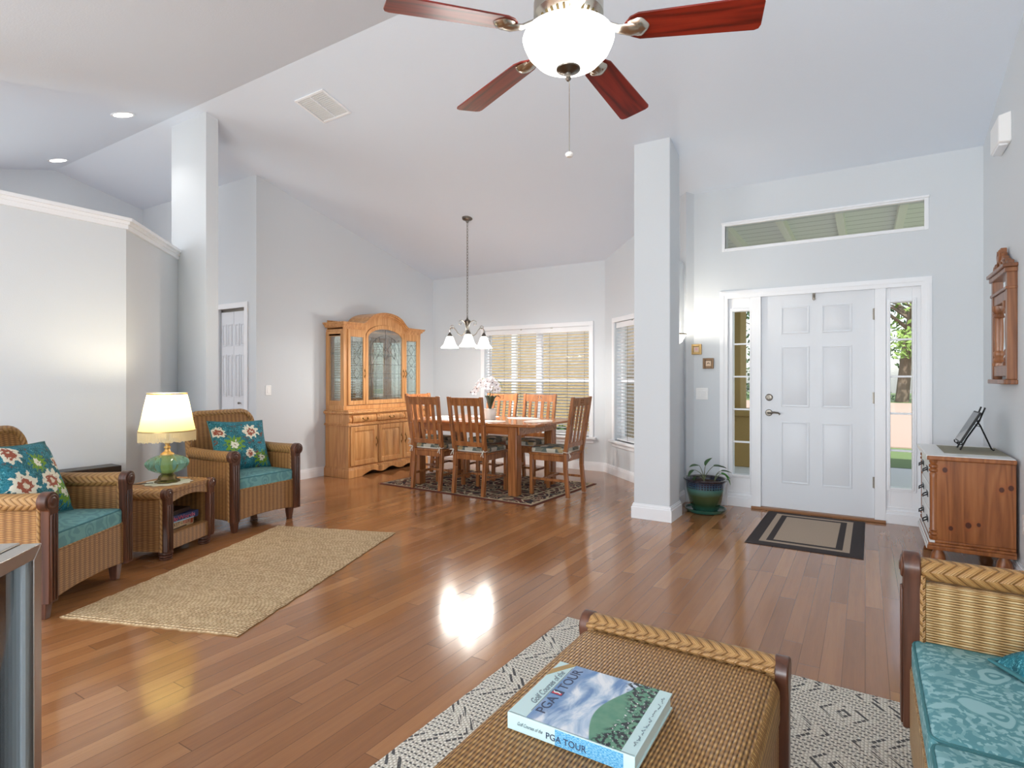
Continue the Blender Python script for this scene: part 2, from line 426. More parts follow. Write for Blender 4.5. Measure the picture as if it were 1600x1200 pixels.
def glow(key, color, strength):
    t = T(key); t.set(color, .5, 0, **{'Emission Color': color, 'Emission Strength': strength}); M[key] = t.mat
glow('bowl_glow', (1, .985, .95, 1), 4.2)
glow('shade_glow', (1, .95, .88, 1), 4.0)
glow('disc_glow', (1, .97, .92, 1), 8.0)
glow('sconce_glow', (1, .93, .82, 1), 2.2)
glow('cooler_led', S(180, 196, 206), .06)

def lampshade():
    t = T('pleated_shade'); nt = t.nt
    x, y, _ = t.xyz(t.uv())
    df = t.node('ShaderNodeBsdfDiffuse'); tl = t.node('ShaderNodeBsdfTranslucent')
    pl = t.m('ADD', t.m('MULTIPLY', t.m('SINE', t.m('MULTIPLY', x, 2 * PI * 90)), .5), .5)
    c = t.mix(t.m('MULTIPLY', pl, .12), S(250, 236, 176), S(232, 208, 128))
    nt.links.new(c, df.inputs[0]); nt.links.new(c, tl.inputs[0])
    mx = t.node('ShaderNodeMixShader'); mx.inputs[0].default_value = .62
    nt.links.new(df.outputs[0], mx.inputs[1]); nt.links.new(tl.outputs[0], mx.inputs[2]); nt.links.new(mx.outputs[0], t.out.inputs[0])
    nt.nodes.remove(t.b); M['shade'] = t.mat
lampshade()

def pot_glaze():
    t = T('pot_glaze'); o = t.obj(); x, y, z = t.xyz(o)
    a = t.m('ARCTAN2', y, x)
    c = t.ramp(t.m('DIVIDE', t.m('ADD', z, t.m('MULTIPLY', t.noise(o, 9, 2), .03)), .33), [(0.05, S(48, 104, 92)), (.28, S(44, 68, 44)), (.52, S(66, 78, 46)), (.68, S(74, 118, 108)), (.80, S(56, 78, 100)), (.95, S(40, 30, 36))])
    k1 = t.m('SINE', t.m('ADD', t.m('MULTIPLY', a, 22), t.m('MULTIPLY', z, 150)))
    k2 = t.m('SINE', t.m('SUBTRACT', t.m('MULTIPLY', a, 22), t.m('MULTIPLY', z, 150)))
    lat = t.m('MULTIPLY', t.m('GREATER_THAN', t.m('MULTIPLY', k1, k2), .25), t.m('MULTIPLY', t.m('GREATER_THAN', z, .225), t.m('LESS_THAN', z, .275)))
    c = t.mix(lat, c, S(16, 22, 52))
    M['pot_glaze'] = t.set(c, .12, 0, **{'Coat Weight': .6})
pot_glaze()

def cover():
    t = T('book_cover_painting'); x, y, _ = t.xyz(t.uv()); u = t.uv()       # u along the cover width 0..1, v along the height 0..1
    n = t.noise(t.vec(t.m('MULTIPLY', x, 3), t.m('MULTIPLY', y, 1.2), 0), 2.2, 4, .55, .6)
    c = t.ramp(n, [(.36, S(110, 142, 184)), (.5, S(176, 196, 216)), (.62, S(226, 230, 234))])
    lake = t.smooth(t.m('ADD', t.m('SUBTRACT', x, t.m('MULTIPLY', y, .12)), t.m('MULTIPLY', n, .2)), .40, .34)
    c = t.mix(t.m('MULTIPLY', lake, .75), c, S(104, 140, 184))
    hill = t.m('SUBTRACT', x, t.m('ADD', .70, t.m('MULTIPLY', t.m('SINE', t.m('MULTIPLY', y, 4.2)), -.10)))
    c = t.mix(t.smooth(hill, 0, .012), c, t.mix(t.noise(u, 9, 2), S(70, 128, 104), S(120, 162, 136)))
    n2 = t.noise(u, 22, 3)
    tr = t.m('MULTIPLY', t.smooth(n2, .48, .54), t.smooth(t.m('ADD', t.m('SUBTRACT', x, .80), t.m('MULTIPLY', t.m('ABSOLUTE', t.m('SUBTRACT', y, .45)), .35)), .02, .10))
    c = t.mix(tr, c, S(44, 52, 56))
    c = t.mix(t.m('MULTIPLY', t.smooth(t.noise(t.add(u, (3, 1, 0)), 40, 1), .66, .69), t.smooth(x, .78, .82)), c, S(226, 222, 222))
    M['cover_art'] = t.set(c, .25)
    t = T('book_spine_painting'); x, y, _ = t.xyz(t.uv())
    c = t.mix(t.smooth(t.noise(t.uv(), 30, 3), .45, .6), S(70, 150, 200), S(150, 205, 228)); M['spine_art'] = t.set(c, .25)
cover()

# ---------------------------------------------------------------- geometry helpers
class MB:
    def __init__(s): s.v = []; s.f = []; s.u = []; s.weld = False
    def face(s, idx, uv=None): s.f.append(tuple(idx)); s.u.append(uv)
    def box(s, x0, y0, z0, x1, y1, z1):
        b = len(s.v)
        s.v += [Vector(p) for p in ((x0, y0, z0), (x1, y0, z0), (x1, y1, z0), (x0, y1, z0), (x0, y0, z1), (x1, y0, z1), (x1, y1, z1), (x0, y1, z1))]
        for q in ((0, 3, 2, 1), (4, 5, 6, 7), (0, 1, 5, 4), (1, 2, 6, 5), (2, 3, 7, 6), (3, 0, 4, 7)): s.face([b + i for i in q])
        return s
    def prism(s, poly, axis, lo, hi):
        def P(a, b, w): return Vector({'x': (w, a, b), 'y': (a, w, b), 'z': (a, b, w)}[axis])
        b = len(s.v); n = len(poly)
        s.v += [P(a, c, lo) for a, c in poly] + [P(a, c, hi) for a, c in poly]
        s.face([b + i for i in range(n)]); s.face([b + n + i for i in reversed(range(n))])
        for i in range(n): j = (i + 1) % n; s.face([b + i, b + j, b + n + j, b + n + i])
        return s
    def hexa(s, lo, hi):     # two quads of points
        b = len(s.v); s.v += [Vector(p) for p in lo] + [Vector(p) for p in hi]
        s.face([b, b + 3, b + 2, b + 1]); s.face([b + 4, b + 5, b + 6, b + 7])
        for i in range(4): j = (i + 1) % 4; s.face([b + i, b + j, b + 4 + j, b + 4 + i])
        return s
    def tube(s, pts, r, n=10, closed=False, caps=True, flat=1.0):
        pts = [Vector(p) for p in pts]; m = len(pts)
        rs = r if isinstance(r, (list, tuple)) else [r] * m
        b = len(s.v); up = None; ln = 0.0; lens = []
        for i, p in enumerate(pts):
            if closed: d = pts[(i + 1) % m] - pts[i - 1]
            else: d = pts[min(i + 1, m - 1)] - pts[max(i - 1, 0)]
            d = d.normalized() if d.length > 1e-9 else Vector((0, 0, 1))
            if up is None:
                up = Vector((0, 0, 1)) if abs(d.z) < .9 else Vector((1, 0, 0))
            sd = d.cross(up)
            if sd.length < 1e-6: sd = d.orthogonal()
            sd.normalize(); up = sd.cross(d).normalized()
            if i: ln += (p - pts[i - 1]).length
            lens.append(ln)
            for k in range(n):
                a = 2 * PI * k / n
                s.v.append(p + sd * math.cos(a) * rs[i] + up * math.sin(a) * rs[i] * flat)
        for i in range(m if closed else m - 1):
            j = (i + 1) % m; l0 = lens[i]; l1 = lens[j] if j else ln + (pts[0] - pts[-1]).length
            for k in range(n):
                q = (k + 1) % n; c = 2 * PI * rs[i] / n
                s.face([b + i * n + k, b + i * n + q, b + j * n + q, b + j * n + k], [(l0, k * c), (l0, (k + 1) * c), (l1, (k + 1) * c), (l1, k * c)])
        if caps and not closed:
            s.face([b + k for k in reversed(range(n))]); s.face([b + (m - 1) * n + k for k in range(n)])
        return s
    def cyl(s, p0, p1, r0, r1=None, n=16): return s.tube([p0, p1], [r0, r0 if r1 is None else r1], n)
    def lathe(s, prof, n=24, c=(0, 0, 0), fn=None, caps=True):
        s.weld = True
        b = len(s.v); m = len(prof)
        for i, (r, z) in enumerate(prof):
            for k in range(n):
                a = 2 * PI * k / n
                rr = r * (fn(a, z) if fn else 1.0)
                s.v.append(Vector((c[0] + rr * math.cos(a), c[1] + rr * math.sin(a), c[2] + z)))
        for i in range(m - 1):
            for k in range(n):
                q = (k + 1) % n
                s.face([b + i * n + k, b + i * n + q, b + (i + 1) * n + q, b + (i + 1) * n + k], [(k / n, i / m), ((k + 1) / n, i / m), ((k + 1) / n, (i + 1) / m), (k / n, (i + 1) / m)])
        if caps:
            if prof[0][0] > 1e-4: s.face([b + k for k in reversed(range(n))])
            if prof[-1][0] > 1e-4: s.face([b + (m - 1) * n + k for k in range(n)])
        return s
    def grid(s, fn, nu, nv, uv=None):
        s.weld = True
        b = len(s.v)
        for j in range(nv + 1):
            for i in range(nu + 1): s.v.append(Vector(fn(i / nu, j / nv)))
        for j in range(nv):
            for i in range(nu):
                q = [(i, j), (i + 1, j), (i + 1, j + 1), (i, j + 1)]
                s.face([b + y * (nu + 1) + x for x, y in q], [(uv(x / nu, y / nv) if uv else (x / nu, y / nv)) for x, y in q])
        return s
    def rbox(s, c, h, r, k=3, n=6, puff=0.0):
        s.weld = True
        def ax(H): return [-H + r * i / k for i in range(k)] + [-(H - r) + 2 * (H - r) * i / n for i in range(n + 1)] + [H - r + r * (i + 1) / k for i in range(k)]
        A = [ax(q) for q in h]
        def pos(p):
            q = Vector([max(-(h[i] - r), min(h[i] - r, p[i])) for i in range(3)])
            d = Vector(p) - q
            w = q + (d.normalized() * r if d.length > 1e-9 else d)
            if puff: w.z += puff * (1 - (w.x / h[0]) ** 2) * (1 - (w.y / h[1]) ** 2) * (1 if p[2] > 0 else -.2)
            return w + Vector(c)
        for a in range(3):
            i, j = (a + 1) % 3, (a + 2) % 3
            for sg in (-1, 1):
                b = len(s.v); L, N = A[i], A[j]
                for y in N:
                    for x in L:
                        p = [0, 0, 0]; p[a] = sg * h[a]; p[i] = x; p[j] = y; s.v.append(pos(p))
                for y in range(len(N) - 1):
                    for x in range(len(L) - 1):
                        q = [b + y * len(L) + x, b + y * len(L) + x + 1, b + (y + 1) * len(L) + x + 1, b + (y + 1) * len(L) + x]
                        s.face(q if sg > 0 else q[::-1])
        return s
    def xf(s, mtx, start=0):
        for i in range(start, len(s.v)): s.v[i] = mtx @ s.v[i]
        return s
    def mark(s): return len(s.v)

def build(name, mb, mat, parent=None, bevel=0.0, smooth=True, ang=35, seg=2):
    me = bpy.data.meshes.new(name)
    bm = bmesh.new(); uvl = bm.loops.layers.uv.new('UVMap')
    vs = [bm.verts.new(p) for p in mb.v]; bm.verts.ensure_lookup_table()
    for idx, uv in zip(mb.f, mb.u):
        if len(set(idx)) < 3: continue
        try: f = bm.faces.new([vs[i] for i in idx])
        except ValueError: continue
        if uv:
            for l, q in zip(f.loops, uv): l[uvl].uv = q
        else:
            f.normal_update(); nrm = f.normal; a = max(range(3), key=lambda i: abs(nrm[i]))
            for l in f.loops:
                p = l.vert.co
                l[uvl].uv = (p.y, p.z) if a == 0 else ((p.x, p.z) if a == 1 else (p.x, p.y))
    if mb.weld: bmesh.ops.remove_doubles(bm, verts=bm.verts, dist=1e-5)
    bmesh.ops.recalc_face_normals(bm, faces=bm.faces)
    if smooth:
        for f in bm.faces: f.smooth = True
    bm.to_mesh(me); bm.free()
    if smooth: me.set_sharp_from_angle(angle=R(ang))
    me.materials.append(M[mat] if isinstance(mat, str) else mat)
    o = bpy.data.objects.new(name, me); COL.objects.link(o)
    if parent is not None: o.parent = parent
    if bevel:
        bv = o.modifiers.new('edge', 'BEVEL'); bv.width = bevel; bv.segments = seg; bv.limit_method = 'ANGLE'; bv.angle_limit = R(40)
    return o
def thing(name, label, cat, loc=(0, 0, 0), rz=0.0, group=None):
    o = bpy.data.objects.new(name, None); COL.objects.link(o); o.empty_display_size = .1
    o.location = loc; o.rotation_euler = (0, 0, rz); o['label'] = label; o['category'] = cat
    if group: o['group'] = group
    return o
def tag(o, label, cat, group=None, kind=None):
    o['label'] = label; o['category'] = cat
    if group: o['group'] = group
    if kind: o['kind'] = kind
    return o
def struct(name, mb, mat, parent=None, bevel=0.0, **kw):
    o = build(name, mb, mat, parent, bevel, **kw)
    if parent is None: o['kind'] = 'structure'
    return o
def struct_root(name, loc=(0, 0, 0), rz=0.0):
    o = bpy.data.objects.new(name, None); COL.objects.link(o); o.location = loc; o.rotation_euler = (0, 0, rz); o['kind'] = 'structure'; return o
def dup(root, loc, rz, label, group=None):
    def cp(o, parent):
        c = o.copy(); COL.objects.link(c); c.parent = parent
        for ch in list(o.children): cp(ch, c)
        return c
    r = cp(root, None); r.location = loc; r.rotation_euler = (0, 0, rz); r['label'] = label
    if group: r['group'] = group
    return r
def text(name, body, size, mat, parent, mtx, width=None, shear=0.0, extrude=.0004, align='LEFT', squeeze=1.0):
    cu = bpy.data.curves.new(name, 'FONT'); cu.body = body; cu.size = size; cu.shear = shear; cu.extrude = extrude; cu.align_x = align
    tmp = bpy.data.objects.new(name, cu); COL.objects.link(tmp)
    dg = bpy.context.evaluated_depsgraph_get(); me = bpy.data.meshes.new_from_object(tmp.evaluated_get(dg))
    bpy.data.objects.remove(tmp)
    if width:
        xs = [v.co.x for v in me.vertices]; k = width / (max(xs) - min(xs)); x0 = min(xs)
        for v in me.vertices: v.co.x = (v.co.x - x0) * k
    me.transform(mtx); me.materials.clear(); me.materials.append(M[mat])
    o = bpy.data.objects.new(name, me); COL.objects.link(o); o.parent = parent
    return o
def arc(c, r, a0, a1, n, plane='xz', w=0.0):
    out = []
    for i in range(n + 1):
        a = R(a0 + (a1 - a0) * i / n); p, q = c[0] + r * math.cos(a), c[1] + r * math.sin(a)
        out.append({'xz': (p, w, q), 'xy': (p, q, w), 'yz': (w, p, q)}[plane])
    return out
def frame_ring(mb, x0, z0, x1, z1, w, y0, y1):          # a rectangular frame in the xz plane
    mb.box(x0, y0, z0, x0 + w, y1, z1); mb.box(x1 - w, y0, z0, x1, y1, z1)
    mb.box(x0 + w, y0, z0, x1 - w, y1, z0 + w); mb.box(x0 + w, y0, z1 - w, x1 - w, y1, z1); return mb
def raised_field(mb, x0, z0, x1, z1, y, out, inset=.03, h=.006):
    """sunk-and-raised panel look on a face at y; out = +1/-1 direction of the face"""
    e = .012
    frame_ring(mb, x0, z0, x1, z1, e, min(y, y + out * .007), max(y, y + out * .007))
    a = [(x0 + e + .006, y, z0 + e + .006), (x1 - e - .006, y, z0 + e + .006), (x1 - e - .006, y, z1 - e - .006), (x0 + e + .006, y, z1 - e - .006)]
    i = inset; b = [(x0 + i, y + out * h, z0 + i), (x1 - i, y + out * h, z0 + i), (x1 - i, y + out * h, z1 - i), (x0 + i, y + out * h, z1 - i)]
    return mb.hexa(a, b)

# ================================================================= SETTING
def ceil_z(y):
    if y >= 2.95: return 3.78 - .238 * (y - 2.95)
    if y >= 0: return 3.78 - .28 * (2.95 - y)
    return 3.78 - .28 * 2.95
def slab(mb, poly, th=.1):
    b = len(mb.v); n = len(poly)
    mb.v += [Vector((x, y, ceil_z(y))) for x, y in poly] + [Vector((x, y, ceil_z(y) + th)) for x, y in poly]
    mb.face([b + i for i in range(n)]); mb.face([b + n + i for i in reversed(range(n))])
    for i in range(n): j = (i + 1) % n; mb.face([b + i, b + j, b + n + j, b + n + i])
XR, YF, YW, XC = .80, 5.83, 7.05, -5.86      # right wall, front-door wall, dining window wall, cabinet wall
DA, DB = Vector((-2.93, 7.05, 0)), Vector((-1.60, 5.83, 0))
floor = MB().prism([(-8.5, -3.6), (.95, -3.6), (.95, 5.98), (-1.5, 5.98), (-2.85, 7.2), (-5.98, 7.2), (-8.5, 7.2)], 'z', -.05, 0)
struct('floor', floor, 'floor', smooth=False)
ce = MB()
slab(ce, [(-8.5, -3.6), (.95, -3.6), (.95, 0), (-8.5, 0)]); slab(ce, [(-8.5, 0), (.95, 0), (.95, 2.95), (-8.5, 2.95)])
slab(ce, [(-8.5, 2.95), (.95, 2.95), (.95, 5.98), (-1.5, 5.98), (-2.85, 7.2), (-8.5, 7.2)])
struct('ceiling', ce, 'ceiling_paint', smooth=False)
def wallpoly(y0, y1, z0=0.0):
    ys = [y0] + [q for q in (0, 2.95) if y0 < q < y1] + [y1]
    return [(y0, z0), (y1, z0)] + [(y, ceil_z(y) + .03) for y in reversed(ys)]
struct('wall_right', MB().prism(wallpoly(-3.6, 5.98), 'x', XR, XR + .15), 'wall_paint', smooth=False)
wf = MB()
zt = ceil_z(YF) + .03
OX0, OX1 = -1.165, .43
for a in ((-1.62, 0, OX0, zt), (OX1, 0, XR, zt), (OX0, 2.05, OX1, 2.49), (OX0, 2.745, OX1, zt)): wf.box(a[0], YF, a[1], a[2], YF + .15, a[3])
struct('wall_front', wf, 'wall_paint', smooth=False)
ww = MB()
for a in ((-5.98, 0, -4.87, 2.84), (-3.15, 0, -2.93, 2.84), (-4.87, 0, -3.15, .45), (-4.87, 1.95, -3.15, 2.84)): ww.box(a[0], YW, a[1], a[2], YW + .15, a[3])
struct('wall_dining', ww, 'wall_paint', smooth=False)
dl = (DB - DA).length; drz = math.atan2(DB.y - DA.y, DB.x - DA.x)
wd = MB()
for a in ((0, 0, .30, 0), (1.52, 0, dl + .1, 0), (.30, 0, 1.52, .45), (.30, 1.95, 1.52, 0)):
    if a[3]: wd.box(a[0], 0, a[1], a[2], .15, a[3])
    else:
        def zz(x): p = DA + (DB - DA) * (x / dl); return ceil_z(p.y) + .04
        wd.prism([(a[0], a[1]), (a[2], a[1]), (a[2], zz(a[2])), (a[0], zz(a[0]))], 'y', 0, .15)
o = struct('wall_bay', wd, 'wall_paint', smooth=False); o.location = DA; o.rotation_euler = (0, 0, drz)
struct('wall_cabinet', MB().prism(wallpoly(4.06, 7.2), 'x', XC - .12, XC), 'wall_paint', smooth=False)
wh = MB(); zt = ceil_z(3.94) + .03
for a in ((-8.4, 0, -6.59, zt), (-6.07, 0, XC, zt), (-6.59, 2.06, -6.07, zt)): wh.box(a[0], 3.94, a[1], a[2], 4.06, a[3])
struct('wall_hall', wh, 'wall_paint', smooth=False)
struct('wall_stub', MB().box(-5.906, 3.037, 0, -5.293, 3.156, 3.80), 'wall_paint', smooth=False)
struct('wall_left', MB().prism([(-4.95, -.7), (-4.95, 2.2), (-5.787, 3.037), (-5.957, 3.037), (-5.07, 2.15), (-5.07, -.7)], 'z', 0, 2.44), 'wall_paint', smooth=False)
lg = MB()
for ov, z0, z1 in ((.018, 2.415, 2.45), (.03, 2.45, 2.475), (.05, 2.475, 2.50)):
    e = ov * 1.414; k = ov * .414
    lg.prism([(-4.95 + ov, -.7), (-4.95 + ov, 2.2 + k), (-5.787 + e, 3.036), (-6.0, 3.036), (-5.09, 2.13), (-5.09, -.7)], 'z', z0, z1)
struct('trim_1', lg, 'white_trim', smooth=False)
wfar = MB()
for a in ((-3.6, 0, -1.4, 0), (1.8, 0, 4.06, 0), (-1.4, 0, 1.8, 1.0), (-1.4, 2.75, 1.8, 0)):
    if a[3]: wfar.box(-8.5, a[0], a[1], -8.4, a[2], a[3])
    else: wfar.prism(wallpoly(a[0], a[2], a[1]), 'x', -8.5, -8.4)
struct('wall_far', wfar, 'wall_paint', smooth=False)
wb = MB()
for a in ((-8.5, 0, -4.4, 2.98), (.6, 0, .95, 2.98), (-4.4, 2.4, .6, 2.98)): wb.box(a[0], -3.6, a[1], a[2], -3.5, a[3])
struct('wall_back', wb, 'wall_paint', smooth=False)
sf = MB()
frame_ring(sf, -4.4, 0, .6, 2.4, .06, -3.6, -3.5)
for x in (-2.75, -1.1): sf.box(x - .04, -3.6, .06, x + .04, -3.5, 2.34)
struct('window_6', sf, 'white_trim', smooth=False)  # unseen sliding-door frame, invented to house the rear fill lamp
kf = MB(); kf.box(-8.5, -1.4, 1.0, -8.4, -1.34, 2.75).box(-8.5, 1.74, 1.0, -8.4, 1.8, 2.75).box(-8.5, -1.34, 1.0, -8.4, 1.74, 1.06).box(-8.5, -1.34, 2.69, -8.4, 1.74, 2.75).box(-8.47, .17, 1.06, -8.43, .23, 2.69)
struct('window_7', kf, 'white_trim', smooth=False)  # unseen window frame, added around the far-left fill lamp

# low wall with the sconce, and the square column
struct('wall_entry', MB().box(-1.67, 5.177, 0, -1.55, YF, 2.40), 'wall_paint', smooth=False)
struct('column', MB().prism([(4.88, 0), (5.177, 0), (5.177, ceil_z(5.177) + .03), (4.88, ceil_z(4.88) + .03)], 'x', -1.754, -1.429), 'wall_paint', bevel=.008)
cb = MB().box(-1.772, 4.862, 0, -1.411, 5.195, .10).box(-1.765, 4.869, .10, -1.418, 5.188, .12).box(-1.759, 4.875, .12, -1.424, 5.182, .132)
struct('baseboard_column', cb, 'white_trim', smooth=False)
def base_run(name, p0, p1, side=1):
    p0, p1 = Vector((*p0, 0)), Vector((*p1, 0)); L = (p1 - p0).length
    mb = MB().box(0, 0, 0, L, side * .016, .085).box(0, 0, .085, L, side * .011, .105).box(0, 0, .105, L, side * .006, .118)
    o = struct(name, mb, 'white_trim', smooth=False); o.location = p0; o.rotation_euler = (0, 0, math.atan2(p1.y - p0.y, p1.x - p0.x))
base_run('baseboard_front_left', (-1.55, YF), (-1.213, YF), -1)
base_run('baseboard_front_right', (.469, YF), (XR, YF), -1)
base_run('baseboard_right', (XR, -3.5), (XR, YF - .02), 1)
base_run('baseboard_dining', (XC, YW), (-2.93, YW), -1)
base_run('baseboard_bay', (DA.x, DA.y), (DB.x, DB.y), -1)
base_run('baseboard_cabinet', (XC, 3.94), (XC, YW - .02), -1)
base_run('baseboard_hall', (-6.01, 3.94), (XC + .016, 3.94), -1)
base_run('baseboard_entry', (-1.55, 5.2), (-1.55, YF - .02), -1)
base_run('baseboard_left', (-4.95, -.7), (-4.95, 2.2), -1)
base_run('baseboard_corner', (-4.95, 2.2), (-5.78, 3.03), -1)
base_run('baseboard_stub', (-5.293, 3.037), (-5.293, 3.156), -1)

# ---- front door, sidelights, transom
ca = MB()
for k, (wd_, th) in enumerate(((.0, .014), (.014, .022), (.040, .016))):
    x0, x1, z1 = -1.213 + wd_, .469 - wd_, 2.088 - wd_
    w = (.014, .026, .034)[k]
    ca.box(x0, YF - th, 0, x0 + w, YF, z1 - w); ca.box(x1 - w, YF - th, 0, x1, YF, z1 - w); ca.box(x0, YF - th, z1 - w, x1, YF, z1)
struct('trim_2', ca, 'white_trim', smooth=False)
dr = struct_root('door_1', (0, 0, 0))
YD = 5.862
jm = MB()
for x0, x1 in ((-.925, -.8425), (.0695, .15)): jm.box(x0, YF - .004, 0, x1, YF + .13, 2.045)
jm.box(-.925, YF - .004, 2.028, .15, YF + .13, 2.05)
jm.box(-.845, YD + .046, 0, -.825, YF + .10, 2.03).box(.052, YD + .046, 0, .072, YF + .10, 2.03).box(-.845, YD + .046, 2.008, .072, YF + .10, 2.03)
build('jamb', jm, 'white_trim', dr, smooth=False)
sl = MB().box(-.842, YD, .022, .069, YD + .044, 2.026)
for x0, x1 in ((-.672, -.436), (-.336, -.100)):
    for z0, z1 in ((1.655, 1.905), (.975, 1.535), (.262, .835)): raised_field(sl, x0, z0, x1, z1, YD, -1, .042, .008)
build('panel', sl, 'door_paint', dr, .002)
build('threshold', MB().box(-.925, YF - .03, 0, .15, YF + .13, .022), 'sill_oak', dr, .004)
hw = MB().lathe([(0, 0), (.030, 0), (.032, .006), (.026, .014), (0, .016)], 24).xf(Matrix.Translation((-.775, YD, .915)) @ Matrix.Rotation(PI / 2, 4, 'X'))
hw.tube([(-.775, YD - .012, .915), (-.775, YD - .045, .915), (-.755, YD - .052, .915), (-.725, YD - .052, .921), (-.69, YD - .05, .917), (-.675, YD - .05, .908), (-.683, YD - .05, .900)], [.009, .009, .010, .009, .008, .007, .006], 10)
h = build('lever_handle', hw, 'nickel_dark', dr); h['label'] = 'curved nickel lever handle'
db = MB().lathe([(0, 0), (.031, 0), (.033, .006), (.026, .016), (.012, .018), (0, .018)], 24).xf(Matrix.Translation((-.773, YD, 1.06)) @ Matrix.Rotation(PI / 2, 4, 'X'))
db.box(-.777, YD - .034, 1.045, -.769, YD - .016, 1.075)
build('deadbolt', db, 'nickel_dark', dr, .001)
for z in (1.80, 1.07, .334):
    build('hinge', MB().cyl((.070, YD - .006, z - .05), (.070, YD - .006, z + .05), .008, n=10).box(.055, YD - .002, z - .048, .078, YD + .002, z + .048), 'nickel_dark', dr)
build('latch_guard', MB().box(-.41, YD - .006, 1.96, -.385, YD + .001, 2.02).box(-.405, YD - .028, 1.952, -.39, YD - .004, 1.972).cyl((-.3975, YD - .02, 1.975), (-.3975, YD - .02, 2.005), .006, n=8), 'nickel_dark', dr, .001)
def sidelight(n, px0, px1, gx0, gx1, rail_x0, rail_x1):
    w = struct_root('window_%d' % n)
    p = MB(); yb, yf = YF + .10, YF + .020
    for a in ((px0, 0, gx0 - .0, 2.05), (gx1, 0, px1, 2.05), (gx0, 0, gx1, .305), (gx0, 1.89, gx1, 2.05)): p.box(a[0], yf, a[1], a[2], yb, a[3])
    frame_ring(p, px0 + .002, .13, px1 - .002, 2.03, .012, yf - .006, yf + .001)
    p.box(px0, YF - .004, 0, px1, yf, .085); p.box(px0, YF + .004, .085, px1, yf, .112)
    build('panel', p, 'white_trim', w, .002)
    fr = frame_ring(MB(), gx0 - .03, .278, gx1 + .03, 1.918, .030, yf - .014, yf + .004)
    frame_ring(fr, gx0 - .016, .292, gx1 + .016, 1.904, .014, yf - .020, yf - .012)
    build('frame', fr, 'white_trim', w, .003)
    mu = MB()
    for k in range(1, 5): z = .305 + (1.89 - .305) * k / 5; mu.box(gx0, yf + .012, z - .008, gx1, yf + .05, z + .008)
    build('muntin', mu, 'white_trim', w, .002)
    build('glass', MB().box(gx0, yf + .028, .305, gx1, yf + .034, 1.89), 'glass', w, smooth=False)
sidelight(1, OX0, -.925, -1.096, -.943, 0, 0)
sidelight(2, .15, OX1, .184, .336, 0, 0)
tw = struct_root('window_3')
fr = frame_ring(MB(), OX0 - .03, 2.49 - .012, OX1 + .018, 2.745 + .012, .03, YF - .006, YF + .03)
fr.box(OX0 - .035, YF - .018, 2.742, OX1 + .022, YF, 2.762)
build('frame', fr, 'white_trim', tw, .003)
build('glass', MB().box(OX0, YF + .07, 2.49, OX1, YF + .076, 2.745), 'glass', tw, smooth=False)

# ---- dining windows (double hung pairs behind blinds)
def dining_window(n, root, x0, x1, z0, z1, mull):
    xs = [x0, x1] if mull is None else [x0, mull, x1]
    f = MB()
    for k, th in ((0, .020), (.022, .014)):
        w = .058 - k
        f.box(x0 - w, -th, z0, x0 + .004 - k * .1, 0, z1 - .004); f.box(x1 - .004 + k * .1, -th, z0, x1 + w, 0, z1 - .004); f.box(x0 - w, -th, z1 - .004, x1 + w, 0, z1 + w)
    build('casing', f, 'white_trim', root, .004)
    build('sill', MB().box(x0 - .10, -.055, z0 - .03, x1 + .10, .11, z0).box(x0 - .065, -.016, z0 - .085, x1 + .065, 0, z0 - .03), 'white_trim', root, .005)
    for a, b in zip(xs, xs[1:]):
        s = frame_ring(MB(), a, z0, b, z1, .045, .085, .14); zm = (z0 + z1) / 2
        s.box(a + .04, .08, zm - .025, b - .04, .14, zm + .025)
        build('sash', s, 'white_trim', root, .003)
        build('glass', MB().box(a + .04, .108, z0 + .04, b - .04, .113, z1 - .04), 'glass', root, smooth=False)
w4 = struct_root('window_4', (0, YW, 0)); dining_window(4, w4, -4.87, -3.15, .45, 1.95, -3.98)
w5 = struct_root('window_5', DA, drz); dining_window(5, w5, .30, 1.52, .45, 1.95, None)
def blind(label, loc, rz, x0, x1, z0, z1, strings):
    t = thing('window_blind', label, 'blind', loc, rz)
    build('headrail', MB().box(x0 + .006, .012, z1 - .075, x1 - .006, .028, z1 - .004).box(x0 + .01, .028, z1 - .05, x1 - .01, .07, z1 - .006), 'white_trim', t, .003)
    for q in (.37, .66):
        x = x0 + (x1 - x0) * q; build('valance_clip', MB().box(x - .014, .008, z1 - .016, x + .014, .013, z1 - .006), 'nickel', t)
    sl = MB(); z = z1 - .095
    while z > z0 + .05:
        sl.hexa([(x0 + .012, .020, z + .0085), (x1 - .012, .020, z + .0085), (x1 - .012, .068, z - .0095), (x0 + .012, .068, z - .0095)],
                [(x0 + .012, .020, z + .0117), (x1 - .012, .020, z + .0117), (x1 - .012, .068, z - .0063), (x0 + .012, .068, z - .0063)]); z -= .042
    build('slats', sl, 'white_trim', t, smooth=False)
    build('bottom_rail', MB().box(x0 + .012, .022, z0 + .006, x1 - .012, .066, z0 + .026), 'white_trim', t, .003)
    for q in strings:
        x = x0 + (x1 - x0) * q; build('ladder_cord', MB().cyl((x, .017, z0 + .02), (x, .017, z1 - .05), .0024, n=6), 'bark', t)
blind('wide white horizontal slat blind open behind the dining table', (0, YW, 0), 0, -4.87, -3.15, .45, 1.95, (.05, .20, .36, .64, .80, .95))
blind('narrow white slat blind in the angled bay window beside the column', DA, drz, .30, 1.52, .45, 1.95, (.25, .75))

